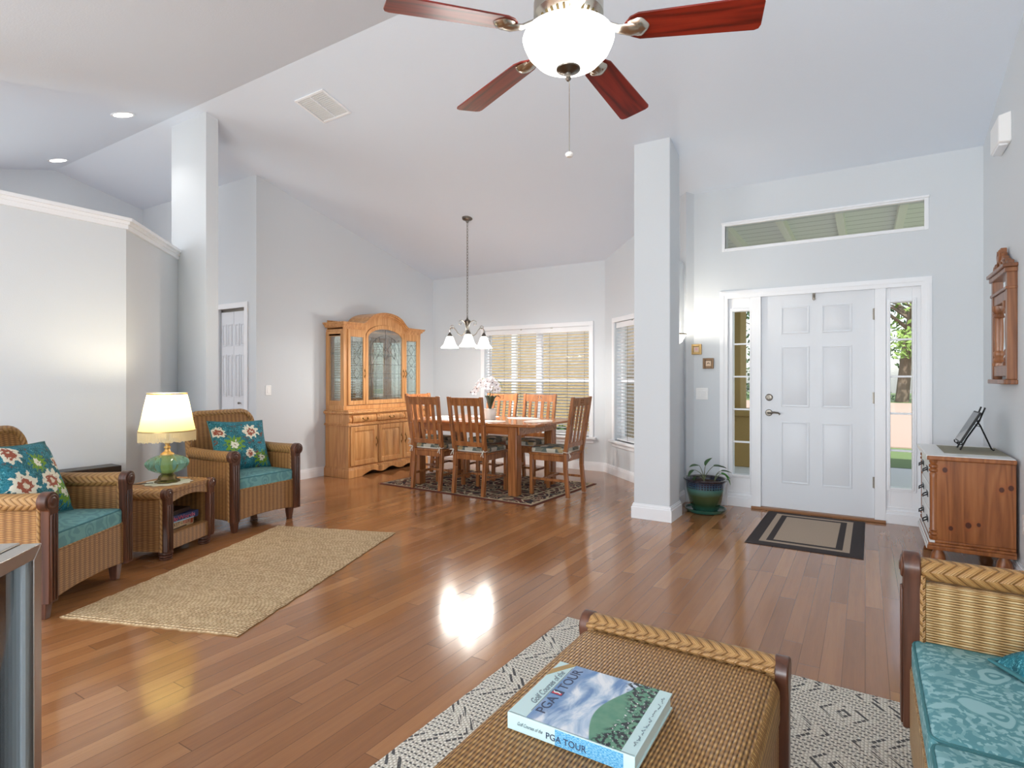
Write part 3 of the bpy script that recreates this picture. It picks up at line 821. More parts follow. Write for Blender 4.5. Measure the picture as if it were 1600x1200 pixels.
# ---- bifold closet door in the hall
bf = struct_root('door_2')
fr = MB()
for x0, x1 in ((-6.65, -6.59), (-6.07, -6.01)): fr.box(x0, 3.925, 0, x1, 3.94, 2.06)
fr.box(-6.65, 3.925, 2.06, -6.01, 3.94, 2.12)
build('casing', fr, 'white_trim', bf, smooth=False)
build('track', MB().box(-6.59, 3.97, 2.03, -6.07, 4.0, 2.06), 'nickel_dark', bf)
for x0, x1 in ((-6.585, -6.332), (-6.328, -6.075)):
    p = MB().box(x0, 3.965, .015, x1, 3.995, 2.026)
    for a, b in ((x0 + .03, (x0 + x1) / 2 - .012), ((x0 + x1) / 2 + .012, x1 - .03)):
        for z0, z1 in ((1.62, 1.88), (1.02, 1.52), (.20, .88)): raised_field(p, a, z0, b, z1, 3.965, -1, .03, .008)
    build('bifold_leaf', p, 'door_paint', bf, .002)
build('knob', MB().lathe([(0, 0), (.006, 0), (.006, .012), (.014, .02), (.012, .03), (0, .032)], 14).xf(Matrix.Translation((-6.2, 3.965, .95)) @ Matrix.Rotation(PI / 2, 4, 'X')), 'nickel_dark', bf)

# ================================================================= OUTSIDE
po = MB().prism([(-1.46, 5.99), (1.6, 5.99), (1.6, 9.6), (-3.3, 9.6), (-3.3, 7.66)], 'z', -.12, -.02); o = struct('porch_floor', po, 'concrete', smooth=False)
pc = MB().prism([(-1.46, 5.99), (3.2, 5.99), (3.2, 9.6), (-3.3, 9.6), (-3.3, 7.66)], 'z', 2.95, 3.05); struct('porch_ceiling', pc, 'beadboard', smooth=False)
for x in (-1.31, -.76, -.22, .31, .86): struct('porch_beam', MB().box(x - .035, 5.99, 2.86, x + .035, 9.6, 2.95), 'white_post', smooth=False)
pil = struct_root('porch_pillar')
build('shaft', MB().box(-2.02, 8.72, .78, -1.53, 9.2, 2.95), 'stucco_tan', pil, .01)
build('pedestal', MB().box(-2.2, 8.58, -.02, -1.32, 9.36, .70).box(-2.24, 8.54, .70, -1.28, 9.40, .78), 'stucco_tan', pil, .01)
struct('ground', MB().box(-40, 7.25, -.2, 40, 60, -.12).box(-40, -4, -.2, -8.6, 7.25, -.12).box(1.0, -4, -.2, 40, 7.25, -.12).box(-8.6, -14, -.2, 1.0, -3.65, -.12), 'grass', smooth=False)
struct('street', MB().box(-40, 13.3, -.12, 40, 36.5, -.10), 'road', smooth=False)
bed = MB().box(-1.0, 9.6, -.12, 3.4, 9.95, -.06); tag(struct('flower_bed', bed, 'mulch', smooth=False), 'dark mulch strip along the porch slab edge', 'flower bed'); 
hs = struct_root('neighbour_house')
build('wall', MB().box(-14, 10.2, -.12, -2.6, 13, 2.9), 'stucco', hs, smooth=False)
build('roof', MB().prism([(9.95, 2.9), (13.6, 2.9), (11.5, 4.2)], 'x', -14.4, -2.2), 'concrete', hs, smooth=False)
build('fascia', MB().box(-14.4, 9.91, 2.78, -2.2, 9.97, 2.95), 'white_post', hs, smooth=False)
build('downpipe', MB().box(-6.3, 10.12, -.1, -6.2, 10.2, 2.8), 'white_post', hs, smooth=False)
def tree(x, y, h, r, label, dark=False, lean=0.0):
    rnd = random.Random(int(x * 100 + y)); t = thing('tree', label, 'tree', (x, y, -.12))
    tr = MB().tube([(0, 0, 0), (lean * .3, .05, h * .3), (lean * .7, 0, h * .55), (lean, .1, h * .85)], [.34, .27, .22, .1], 9)
    for k in range(7):
        a = rnd.uniform(0, 2 * PI); z = h * rnd.uniform(.3, .6); L = r * rnd.uniform(.6, 1)
        tr.tube([(lean * .6, 0, z), (lean * .6 + math.cos(a) * L * .5, math.sin(a) * L * .5, z + L * .4), (lean * .6 + math.cos(a) * L, math.sin(a) * L, z + L * .6)], [.12, .08, .03], 6)
    build('trunk', tr, 'bark', t)
    lf = MB()
    for c in range(64):
        a, q = rnd.uniform(0, 2 * PI), r * math.sqrt(rnd.random()); c0 = Vector((lean * .7 + q * math.cos(a), q * math.sin(a), h * rnd.uniform(.20, 1.0)))
        for k in range(34):
            p = c0 + Vector((rnd.gauss(0, .5), rnd.gauss(0, .5), rnd.gauss(0, .4))); s = rnd.uniform(.10, .24)
            u = Vector((rnd.uniform(-1, 1), rnd.uniform(-1, 1), rnd.uniform(-1, 1))).normalized(); v = u.orthogonal().normalized()
            b = len(lf.v); lf.v += [p - u * s, p + v * s * .5, p + u * s, p - v * s * .5]; lf.face([b, b + 1, b + 2, b + 3])
    build('foliage', lf, 'tree_leaf_dark' if dark else 'tree_leaf', t, smooth=False)
tree(1.75, 38.5, 10, 2.7, 'leafy tree with a leaning trunk across the street, seen through the right sidelight', lean=.8)
tree(9.6, 39, 10, 2.7, 'dark tree right of the leaning tree across the street', True)
tree(-4.6, 41, 9, 2.5, 'dark tree across the street straight beyond the front door', True)
tree(-10.6, 37, 9, 2.5, 'pale tree across the street beyond the porch pillar')
tree(3.6, 47, 13, 3.0, 'tall dark tree farthest back across the street', True)
tree(-2.2, 51, 13, 3.2, 'tall pale tree far back beyond the street')
def bush(x, y, r, label):
    rnd = random.Random(int(x * 37 + y)); lf = MB()
    for k in range(700):
        a, b_ = rnd.uniform(0, 2 * PI), rnd.uniform(0, PI / 2); q = r * rnd.uniform(.7, 1)
        p = Vector((q * math.cos(a) * math.cos(b_), q * math.sin(a) * math.cos(b_), q * math.sin(b_) * .8)); s = rnd.uniform(.05, .1)
        u = Vector((rnd.uniform(-1, 1), rnd.uniform(-1, 1), rnd.uniform(-1, 1))).normalized(); v = u.orthogonal().normalized()
        i = len(lf.v); lf.v += [p - u * s, p + v * s * .6, p + u * s, p - v * s * .6]; lf.face([i, i + 1, i + 2, i + 3])
    o = build('shrub', lf, 'tree_leaf_dark', None, smooth=False); o.location = (x, y, -.12); tag(o, label, 'shrub')
bush(3.6, 40, 1.3, 'dark shrub right of the leaning trunk across the street')
bush(.1, 41, 1.4, 'dark shrub left of the leaning trunk across the street')
bush(-4.6, 9.0, .6, 'green shrub outside the dining window below the blind')
bush(-6.4, 41, 1.3, 'shrub across the street behind the porch pillar')

# ================================================================= WICKER SEATING
def post_mesh(y, s, zb, zh, hw=.032, hr=.050, x0=-.048, x1=0.0):
    """front post with a scrolled head; s = outward side"""
    pts = [(-hw, zb), (hw, zb), (hw, zh - .105)]
    for k in range(15):
        a = R(-62 + 262 * k / 14); pts.append((.010 + hr * math.cos(a), zh - hr + hr * math.sin(a)))
    pts += [(-hw, zh - .12)]
    pts = [(y + s * p, z) for p, z in pts]
    mb = MB().prism(pts, 'x', x0, x1)
    for k in (-1, 0, 1): mb.box(x1 - .002, y + k * .019 - .006, zb + .01, x1 + .006, y + k * .019 + .006, zh - .115)
    mb.lathe([(0, 0), (hr * .78, 0), (hr * .70, .007), (hr * .42, .005), (hr * .3, .010), (0, .011)], 18).v
    n = 18 * 6
    mb.xf(Matrix.Translation((x1 - .001, y + s * .010, zh - hr)) @ Matrix.Rotation(PI / 2, 4, 'Y'), len(mb.v) - n)
    return mb
def leg_mesh(x, y, zt):
    return MB().hexa([(x - .018, y - .018, 0), (x + .018, y - .018, 0), (x + .018, y + .018, 0), (x - .018, y + .018, 0)], [(x - .028, y - .028, zt), (x + .028, y - .028, zt), (x + .028, y + .028, zt), (x - .028, y + .028, zt)])
def wicker_seat(name, label, cat, loc, rz, hy, depth, ncush, cmat, wmat, group=None, back=True, cz=.388, ar=.044):
    t = thing(name, label, cat, loc, rz, group)
    for s in (-1, 1):
        y = s * hy
        build('front_post', post_mesh(y, s, .095, .665), 'post_wood', t, .004)
        sp = MB().box(-depth + .06, min(y - s * .022, y + s * .024), .10, -.04, max(y - s * .022, y + s * .024), .575)
        build('side_panel', sp, wmat, t, .012)
        p = [(-.042, y + s * .008, .614), (-.20, y + s * .008, .612), (-.40, y + s * .008, .614), (-depth + .09, y + s * .006, .622)]
        build('arm_roll', MB().tube(p, ar, 16), 'braid', t)
        ed = MB()
        for yy in (y - s * .026, y + s * .03): ed.tube([(-.052, yy, .10), (-.052, yy, .33), (-.052, yy, .60)], .0095, 8)
        build('edging', ed, 'braid', t)
        build('leg', leg_mesh(-.070, y - s * .030, .105), 'post_wood', t, .003)
        build('leg', leg_mesh(-depth + .10, y - s * .02, .105), 'post_wood', t, .003)
    # front panel with a gently arched lower edge
    n = 14; lo = [(-hy + .03 + (2 * hy - .06) * i / n, cz - .288 + .018 * (1 - abs(2 * i / n - 1) ** 2.5)) for i in range(n + 1)]
    build('front_panel', MB().prism(lo + [(hy - .03, cz - .043), (-hy + .03, cz - .043)], 'x', -.05, -.018), wmat, t, .006)
    build('front_edging', MB().tube([(-.032, -hy + .03, cz - .041), (-.032, 0, cz - .041), (-.032, hy - .03, cz - .041)], .011, 8), 'braid', t)
    w = (2 * hy - .05) / ncush
    for k in range(ncush):
        yc = -hy + .025 + w * (k + .5)
        hx = (depth - .12) / 2
        c = build('seat_cushion', MB().rbox((-.022 - hx, yc, cz), (hx, w / 2 - .002, .052), .022, 3, 8, .022), cmat, t)
        for z in (cz + .046, cz - .046):
            a, b, r_ = hx - .004, w / 2 - .005, .03
            ring = [(-.022 - hx + sx * (a - r_) + r_ * math.cos(R(q)), yc + sy * (b - r_) + r_ * math.sin(R(q)), z) for sx, sy, q0 in ((1, 1, 0), (-1, 1, 90), (-1, -1, 180), (1, -1, 270)) for q in range(q0, q0 + 91, 30)]
            build('piping', MB().tube(ring, .0042, 6, closed=True), 'teal_piping', c)
    # rounded, raked backrest
    H = .935 if back else .80
    rr = .11; ol = [(-hy - .015, .12), (hy + .015, .12)]
    ol += [(hy + .01 - rr + rr * math.cos(R(q)), H - rr + rr * math.sin(R(q))) for q in range(0, 91, 10)]
    ol += [(-hy - .01 + rr + rr * math.cos(R(q)), H - rr + rr * math.sin(R(q))) for q in range(90, 181, 10)]
    rake = lambda z: -depth + .13 - max(0, z - .30) * .17
    bk = MB().prism(ol, 'x', -.06, 0)
    for v in bk.v: v.x += rake(v.z)
    build('backrest', bk, wmat, t, .010)
    up = [p for p in ol if p[1] > .55]; up = [(hy + .015, .58)] + up + [(-hy - .015, .58)]
    build('back_trim', MB().tube([(rake(z) - .012, y, z) for y, z in up], .026, 10), 'braid', t)
    return t
CH_L = wicker_seat('wicker_armchair', 'wicker armchair nearest the steel cooler, its front angled toward the jute rug', 'armchair', (-3.715, 1.494, 0), R(35.4), .318, .67, 1, 'teal', 'wicker', 'wicker armchairs')
CH_R = wicker_seat('wicker_armchair', 'wicker armchair standing past the lamp table, nearest the hall door', 'armchair', (-4.255, 2.976, 0), R(4), .302, .65, 1, 'teal', 'wicker', 'wicker armchairs')
SOFA = wicker_seat('wicker_loveseat', 'pale wicker loveseat with bright teal paisley cushions along the right wall', 'sofa', (.105, 1.655, .0085), PI, .630, .60, 2, 'paisley', 'wicker_pale', cz=.338, ar=.036)

def throw_pillow(name, label, mat, a, b, th, mtx, group=None):
    mb = MB()
    for s in (1, -1):
        def fn(p, q, s=s):
            u, v = p * 2 - 1, q * 2 - 1
            k = (1 - u ** 4) * (1 - v ** 4)
            return (a * u * (1 - .07 * (1 - v * v)), b * v * (1 - .07 * (1 - u * u)), s * th * max(k, 0) ** .55)
        mb.grid(fn, 18, 18, lambda p, q: (p * 2 - 1, q * 2 - 1))
    o = build(name, mb, mat); o.matrix_world = mtx
    tag(o, label, 'cushion', group)
    pts = []
    for u, v in [(-1 + 2 * i / 12, -1) for i in range(12)] + [(1, -1 + 2 * i / 12) for i in range(12)] + [(1 - 2 * i / 12, 1) for i in range(12)] + [(-1, 1 - 2 * i / 12) for i in range(12)]:
        pts.append((a * u * (1 - .07 * (1 - v * v)), b * v * (1 - .07 * (1 - u * u)), 0))
    build('welt', MB().tube(pts, .006, 6, closed=True), 'teal_piping', o)
    return o
def seat_mtx(root_loc, rz, x, y, z, lean, roll=0.0, yaw=0.0):
    # pillow face (+z) turned to the chair's front, top edge leaning back
    base = Matrix.Translation(root_loc) @ Matrix.Rotation(rz, 4, 'Z') @ Matrix.Translation((x, y, z)) @ Matrix.Rotation(yaw, 4, 'Z')
    return base @ Matrix.Rotation(-R(lean), 4, 'Y') @ Matrix(((0, 0, 1, 0), (1, 0, 0, 0), (0, 1, 0, 0), (0, 0, 0, 1))) @ Matrix.Rotation(roll, 4, 'Z')
throw_pillow('throw_pillow', 'teal floral pillow on the wicker armchair nearest the steel cooler', 'floral_near', .235, .225, .075, seat_mtx((-3.715, 1.494, 0), R(35.4), -.365, -.01, .665, 24, R(-3)), 'floral throw pillows')
throw_pillow('throw_pillow', 'teal floral pillow on the wicker armchair nearest the hall door', 'floral_far', .265, .225, .075, seat_mtx((-4.255, 2.976, 0), R(4), -.375, .01, .655, 20, R(-3)), 'floral throw pillows')
throw_pillow('throw_pillow', 'blue green pillow lying in the far corner of the loveseat', 'floral_sofa', .2, .2, .06, Matrix.Translation((.57, 2.035, .462)) @ Matrix.Rotation(R(25), 4, 'Z') @ Matrix.Rotation(R(-10), 4, 'Y'), 'floral throw pillows')

# ---- ottoman
ot = thing('wicker_ottoman', 'wicker ottoman with dark scrolled posts carrying a large book', 'ottoman', (-.50, 1.28, .0085), 0)
OX, OY = .315, .50
tp = MB().rbox((0, 0, .335), (OX - .012, OY - .03, .08), .05, 4, 10, 0.0)
build('top', tp, 'wicker_top', ot)
for sx in (-1, 1):
    n = 12; sd = [(-OY + .05 + (2 * OY - .1) * i / n, .10 + .10 * (1 - abs(2 * i / n - 1) ** 3)) for i in range(n + 1)]
    build('side_panel', MB().prism(sd + [(OY - .05, .33), (-OY + .05, .33)], 'x', min(sx * (OX - .045), sx * (OX - .018)), max(sx * (OX - .045), sx * (OX - .018))), 'wicker', ot, .005)
for sy in (-1, 1):
    build('end_roll', MB().tube([(-OX + .03, sy * (OY - .0), .400), (0, sy * OY, .398), (OX - .03, sy * OY, .400)], .042, 16), 'braid', ot)
    ep = MB().box(-OX + .03, min(sy * (OY - .05), sy * (OY - .02)), .10, OX - .03, max(sy * (OY - .05), sy * (OY - .02)), .36)
    build('end_panel', ep, 'wicker', ot, .006)
    build('edging', MB().tube([(-OX + .03, sy * (OY - .046), .418), (0, sy * (OY - .046), .418), (OX - .03, sy * (OY - .046), .418)], .008, 8), 'braid', ot)
    for sx in (-1, 1):
        # scrolled post seen edge-on: outline in the yz plane
        pts = [(-.022, .0), (.020, .0), (.024, .30)]
        for k in range(13):
            a = R(-50 + 250 * k / 12); pts.append((.004 + .044 * math.cos(a), .400 + .044 * math.sin(a)))
        pts += [(-.026, .33)]
        x0, x1 = sorted((sx * (OX - .036), sx * (OX + .004)))
        pm = MB().prism([(sy * OY + sy * p, z) for p, z in pts], 'x', x0, x1)
        build('post', pm, 'post_wood', ot, .005)

# ---- book on the ottoman
bk = thing('coffee_table_book', 'large golf picture book with a blue seascape cover on the wicker ottoman', 'book', (-.56, 1.27, .4245), R(.5))
bx, by, bh = .155, .138, .038
build('pages', MB().box(-bx + .004, -by + .006, .004, bx - .004, by - .006, bh - .004), 'page_paper', bk, smooth=False)
bs = MB().box(-bx, -by, 0, bx, by, .004)
build('back_cover', bs, 'book_mint', bk, .001)
sp = MB().box(-bx, -by - .003, 0, bx, -by + .004, bh); build('spine', sp, 'book_mint', bk, .0015)
fc = MB().box(-bx, -by, bh - .004, bx, by, bh)
fco = build('front_cover', fc, 'book_mint', bk, .001)
art = MB().grid(lambda p, q: (-bx + .048 + (2 * bx - .080) * p, -by + .0015 + (2 * by - .003) * q, bh + .0003), 2, 2, lambda p, q: (.16 + .8 * p, q))
a_ = build('cover_picture', art, 'cover_art', fco, smooth=False); a_['label'] = 'painted seascape with clouds and a green headland'
sa = MB().grid(lambda p, q: (-bx + .125 + .16 * p, -by - .0034, .001 + (bh - .002) * q), 1, 1)
build('spine_picture', sa, 'spine_art', fco, smooth=False)
TUP = Matrix(((0, -1, 0, 0), (1, 0, 0, 0), (0, 0, 1, 0), (0, 0, 0, 1)))      # text running along +y, letters' tops to -x
text('title_script', 'Golf Courses of the', .026, 'ink_grey', fco, Matrix.Translation((-bx + .040, -by + .062, bh + .0006)) @ TUP, .165, .45)
text('title', 'PGA', .036, 'ink_navy', fco, Matrix.Translation((-bx + .078, -by + .036, bh + .0008)) @ TUP, .074)
text('title', 'TOUR', .036, 'ink_navy', fco, Matrix.Translation((-bx + .078, -by + .150, bh + .0008)) @ TUP, .105)
build('title_rule', MB().box(-bx + .0455, -by + .03, bh + .0003, -bx + .0468, by - .02, bh + .0008), 'ink_grey', fco, smooth=False)
lb = MB().box(-bx + .050, -by + .120, bh + .0004, -bx + .080, -by + .140, bh + .0010); lo_ = build('emblem', lb, 'ink_navy', fco, smooth=False)
build('emblem_field', MB().box(-bx + .052, -by + .122, bh + .001, -bx + .078, -by + .130, bh + .0013), 'ink_red', lo_, smooth=False)
build('emblem_figure', MB().tube([(-bx + .074, -by + .127, bh + .0015), (-bx + .066, -by + .130, bh + .0015), (-bx + .058, -by + .127, bh + .0015), (-bx + .054, -by + .133, bh + .0015)], .0013, 6), 'page_paper', lo_)
rb = MB().hexa([(-bx + .001, by - .05, bh + .0002), (-bx + .03, by - .001, bh + .0002), (-bx + .05, by - .001, bh + .0002), (-bx + .001, by - .084, bh + .0002)][::1], [(-bx + .001, by - .05, bh + .0012), (-bx + .03, by - .001, bh + .0012), (-bx + .05, by - .001, bh + .0012), (-bx + .001, by - .084, bh + .0012)])
build('corner_ribbon', rb, 'gold_frame', fco, smooth=False)
rnd = random.Random(3); sc_ = MB(); yq = -by + .03
while yq < by - .03:
    w_ = rnd.uniform(.012, .03)
    sc_.tube([(bx - .012 + rnd.uniform(-.006, .004), yq + w_ * i / 6, bh + .0008) for i in range(7)], .0007, 5); yq += w_ + .006
build('script_line', sc_, 'ink_grey', fco)
TSP = Matrix(((1, 0, 0, 0), (0, 0, -1, 0), (0, 1, 0, 0), (0, 0, 0, 1)))       # text on the spine (facing -y)
text('spine_script', 'Golf Courses of the', .012, 'ink_grey', bk, Matrix.Translation((-bx + .028, -by - .0036, .016)) @ TSP, .066, .4)
text('spine_title', 'PGA TOUR', .020, 'ink_navy', bk, Matrix.Translation((-bx + .103, -by - .0042, .010)) @ TSP, .098)

# ---- rugs
def rug(name, label, mat, loc, rz, lx, ly, th, wob=0.0, uvo=None, seed=1, n=(40, 60)):
    rnd = random.Random(seed); mb = MB()
    ex = [[rnd.uniform(-1, 1) * wob for _ in range(n[1] + 1)] for _ in range(2)]; ey = [[rnd.uniform(-1, 1) * wob for _ in range(n[0] + 1)] for _ in range(2)]
    def fn(p, q):
        i, j = round(p * n[0]), round(q * n[1])
        x, y = lx * (p - .5), ly * (q - .5)
        if i == 0: x += ex[0][j]
        if i == n[0]: x += ex[1][j]
        if j == 0: y += ey[0][i]
        if j == n[1]: y += ey[1][i]
        e = 0 if i in (0, n[0]) or j in (0, n[1]) else 1
        return (x, y, th * (.45 + .55 * e))
    mb.grid(fn, n[0], n[1], lambda p, q: (lx * p, ly * q))
    b = len(mb.v); per = [fn(i / n[0], 0) for i in range(n[0])] + [fn(1, j / n[1]) for j in range(n[1])] + [fn(1 - i / n[0], 1) for i in range(n[0])] + [fn(0, 1 - j / n[1]) for j in range(n[1])]
    m = len(per); mb.v += [Vector(p) for p in per] + [Vector((p[0], p[1], .0005)) for p in per]
    for i in range(m): j = (i + 1) % m; mb.face([b + i, b + m + i, b + m + j, b + j], [(0, 0)] * 4)
    mb.face([b + m + i for i in range(m)], [(0, 0)] * m)
    o = build(name, mb, mat, smooth=False); o.location = loc; o.rotation_euler = (0, 0, rz)
    return tag(o, label, 'rug')
rug('jute_rug', 'chunky natural jute rug in front of the two wicker armchairs', 'jute', (-3.372, 2.319, 0), R(19.9), 1.05, 1.86, .013, .006)
rug('woven_rug', 'ivory woven rug with dark geometric stitching beneath the ottoman and loveseat', 'bw_rug', (-.275, 1.40, 0), R(-1.2), 2.13, 2.48, .008, .0015)
rug('dining_rug', 'dark oriental patterned rug under the dining table', 'oriental', (-3.767, 5.513, 0), R(-2.2), 2.13, 1.43, .009)
rug('door_mat', 'tan doormat with dark brown borders at the front door', 'door_mat', (-.387, 5.165, 0), R(-.5), .765, 1.18, .009)

# ---- low dark panel behind the near armchair
bp = thing('low_cabinet', 'low dark wood cabinet against the wall behind the wicker armchair', 'cabinet', (-4.83, 1.42, 0), 0)
build('body', MB().box(-.10, -.60, .0, .04, .64, .53), 'dark_panel', bp, .004)
build('top', MB().box(-.10, -.62, .53, .06, .67, .585), 'dark_panel', bp, .004)

# ---- end table
TL, TRZ = (-4.112, 2.258, 0), R(23.3)
et = thing('wicker_end_table', 'wicker end table with an open shelf between the two armchairs', 'table', TL, TRZ)
HY, DP = .212, .44
for s in (-1, 1):
    build('front_post', post_mesh(s * HY, s, .058, .492, .026, .040, -.04, 0), 'post_wood', et, .003)
    build('rear_post', post_mesh(s * HY, s, .058, .492, .026, .040, -DP, -DP + .04), 'post_wood', et, .003)
    sd = [(-.04 - (DP - .08) * i / 10, .022 * math.sin(PI * i / 10)) for i in range(11)]
    poly = [(x, s * (HY + .018 + b)) for x, b in sd] + [(x, s * (HY - .012 + b)) for x, b in reversed(sd)]
    build('side_panel', MB().prism(poly, 'z', .06, .43), 'wicker', et)
    build('side_roll', MB().tube([(-.035 - (DP - .07) * i / 8, s * (HY + .006 + .02 * math.sin(PI * i / 8)), .448) for i in range(9)], .038, 14), 'braid', et)
    build('edging', MB().tube([(-.045, s * (HY + .030), .06), (-.045, s * (HY + .030), .43)], .009, 8), 'braid', et)
    for x in (-.05, -DP + .05):
        build('bun_foot', MB().lathe([(.034, 0), (.040, .004), (.040, .012), (.032, .016), (.042, .022), (.042, .030), (.034, .034), (.044, .040), (.044, .052), (.036, .060)], 20, (x, s * (HY - .02), 0)), 'post_wood', et)
build('top', MB().box(-DP + .02, -HY, .445, -.012, HY, .485), 'wicker', et, .014, seg=3)
n = 12
build('top_apron', MB().prism([(-HY + .03, .45), (-HY + .03, .385)] + [(-HY + .03 + (2 * HY - .06) * i / n, .385 + .03 * math.sin(PI * i / n)) for i in range(1, n)] + [(HY - .03, .385), (HY - .03, .45)], 'x', -.045, -.014), 'wicker', et, .004)
build('shelf', MB().box(-DP + .04, -HY + .01, .145, -.03, HY - .01, .165), 'wicker', et)
build('bottom_rail', MB().box(-.048, -HY + .02, .062, -.012, HY - .02, .172), 'wicker', et, .008)
build('back_panel', MB().box(-DP + .01, -HY + .02, .06, -DP + .03, HY - .02, .43), 'wicker', et)
def local(x, y, z): return Matrix.Translation(TL) @ Matrix.Rotation(TRZ, 4, 'Z') @ Vector((x, y, z))
def game_box(label, x, y, z, rz, lx, ly, h, mat, parts):
    t = thing('board_game', label, 'board game', local(x, y, z), TRZ + rz, 'board games in the end table')
    build('base', MB().box(-lx, -ly / 2, 0, 0, ly / 2, h * .55), mat, t, .001)
    build('lid', MB().box(-lx - .001, -ly / 2 - .0015, h * .18, .0015, ly / 2 + .0015, h), mat, t, .001)
    parts(t)
TF = Matrix(((0, 0, 1, 0), (1, 0, 0, 0), (0, 1, 0, 0), (0, 0, 0, 1)))       # text on a +x face, running +y
def g1(t):
    text('game_title', 'TICKET', .036, 'ink_brown', t, Matrix.Translation((.0018, -.126, .021)) @ TF, .118)
    text('game_title', 'TO', .018, 'ink_brown', t, Matrix.Translation((.0018, -.002, .024)) @ TF, .022)
    text('game_title', 'RIDE', .036, 'ink_red', t, Matrix.Translation((.0018, .027, .021)) @ TF, .070)
    build('side_band', MB().box(0, -.13, .004, .0022, .06, .012), 'ink_brown', t, smooth=False)
    build('picture', MB().box(0, .104, .010, .0022, .13, .044), 'ink_orange', t, smooth=False)
game_box('tan train board game box on the end table shelf, beneath the blue box', -.085, -.010, .1655, R(2), .28, .275, .05, 'box_tan', g1)
def g2(t):
    text('game_title', 'UpWords', .040, 'ink_pink', t, Matrix.Translation((.0017, -.112, .013)) @ TF, .222, extrude=.0002)
    text('game_title', 'UpWords', .036, 'ink_red', t, Matrix.Translation((.0024, -.110, .0145)) @ TF, .216, extrude=.0004)
    build('side_band', MB().box(0, -.14, .001, .0022, .10, .009), 'box_sky', t, smooth=False)
game_box('blue word board game box on top of the tan game box', -.075, .004, .2165, R(-4), .25, .285, .047, 'box_blue', g2)
game_box('flat dark game box topmost in the end table', -.10, -.01, .2645, R(3), .24, .25, .03, 'dark_panel', lambda t: None)

dm = MB()
dm.lathe([(0, 0), (.10, 0), (.150, .0008), (.150, .0030), (.10, .0034), (0, .0036)], 72, fn=lambda a, z: 1 + .07 * math.cos(a * 12))
o = build('lace_doily', dm, 'lace', smooth=False); o.location = local(-.200, .010, .4855); tag(o, 'scalloped cream lace doily under the table lamp', 'doily')

# ---- table lamp
LP = local(-.207, .010, .4895)
lp = thing('table_lamp', 'lit table lamp with a fringed pleated shade and ribbed green glass body', 'lamp', LP, R(20))
build('base', MB().lathe([(0, 0), (.076, 0), (.080, .006), (.074, .014), (.059, .022), (.056, .034), (.050, .048), (.040, .056), (.036, .066), (0, .068)], 48, fn=lambda a, z: 1 + .05 * math.cos(a * 8) * (1 if z < .05 else .3)), 'bronze', lp)
rib = lambda a, z: 1 + .035 * math.cos(a * 14)
build('glass_body', MB().lathe([(.044, .066), (.076, .076), (.113, .096), (.133, .122), (.138, .140), (.130, .158), (.102, .178), (.068, .192), (.038, .200)], 84, fn=rib), 'green_glass', lp)
build('core', MB().lathe([(.0, .068), (.036, .07), (.036, .185), (0, .19)], 20), 'amber', lp)
build('neck', MB().lathe([(.046, .198), (.044, .206), (.022, .222), (.016, .240), (.022, .246), (.022, .254), (.015, .260), (.015, .275), (.020, .280), (.020, .300), (0, .302)], 24), 'gold_frame', lp)
build('stem', MB().cyl((0, 0, .30), (0, 0, .60), .005, n=8), 'brass', lp)
sh = MB().lathe([(.180, .370), (.168, .43), (.147, .54), (.126, .640)], 72, caps=False)
so = build('lamp_shade', sh, 'shade', lp, ang=60)
for r_, z in ((.1815, .372), (.127, .640)): build('shade_trim', MB().lathe([(r_ - .002, -.005), (r_ + .002, -.005), (r_ + .002, .005), (r_ - .002, .005), (r_ - .002, -.005)], 60, (0, 0, z), caps=False), 'gold_frame', so)
rnd = random.Random(5); fg = MB(); NF = 150
for k in range(NF):
    a0, a1 = 2 * PI * k / NF, 2 * PI * (k + .78) / NF; z0 = .296 + rnd.uniform(0, .010); r0, r1 = .181, .1835
    fg.hexa([(r0 * math.cos(a0), r0 * math.sin(a0), z0), (r1 * math.cos(a0), r1 * math.sin(a0), z0), (r1 * math.cos(a1), r1 * math.sin(a1), z0), (r0 * math.cos(a1), r0 * math.sin(a1), z0)],
            [(r0 * math.cos(a0), r0 * math.sin(a0), .369), (r1 * math.cos(a0), r1 * math.sin(a0), .369), (r1 * math.cos(a1), r1 * math.sin(a1), .369), (r0 * math.cos(a1), r0 * math.sin(a1), .369)])
build('fringe', fg, 'cream_fringe', so, smooth=False)
build('bulb', MB().lathe([(0, .50), (.018, .505), (.030, .53), (.028, .555), (.012, .58), (0, .582)], 16), 'sconce_glow', lp)
light('table_lamp_bulb', 'POINT', (LP.x, LP.y, LP.z + .606), 14, color=(1, .86, .62), radius=.03)
cord = MB().tube([tuple(local(-.27, -.05, .491)), tuple(local(-.34, -.10, .4905)), tuple(local(-.40, -.13, .490))], .0028, 6)
build('cord', cord, 'black', None)
bpy.data.objects['cord'].parent = lp; bpy.data.objects['cord'].matrix_parent_inverse = (Matrix.Translation(LP) @ Matrix.Rotation(R(20), 4, 'Z')).inverted()

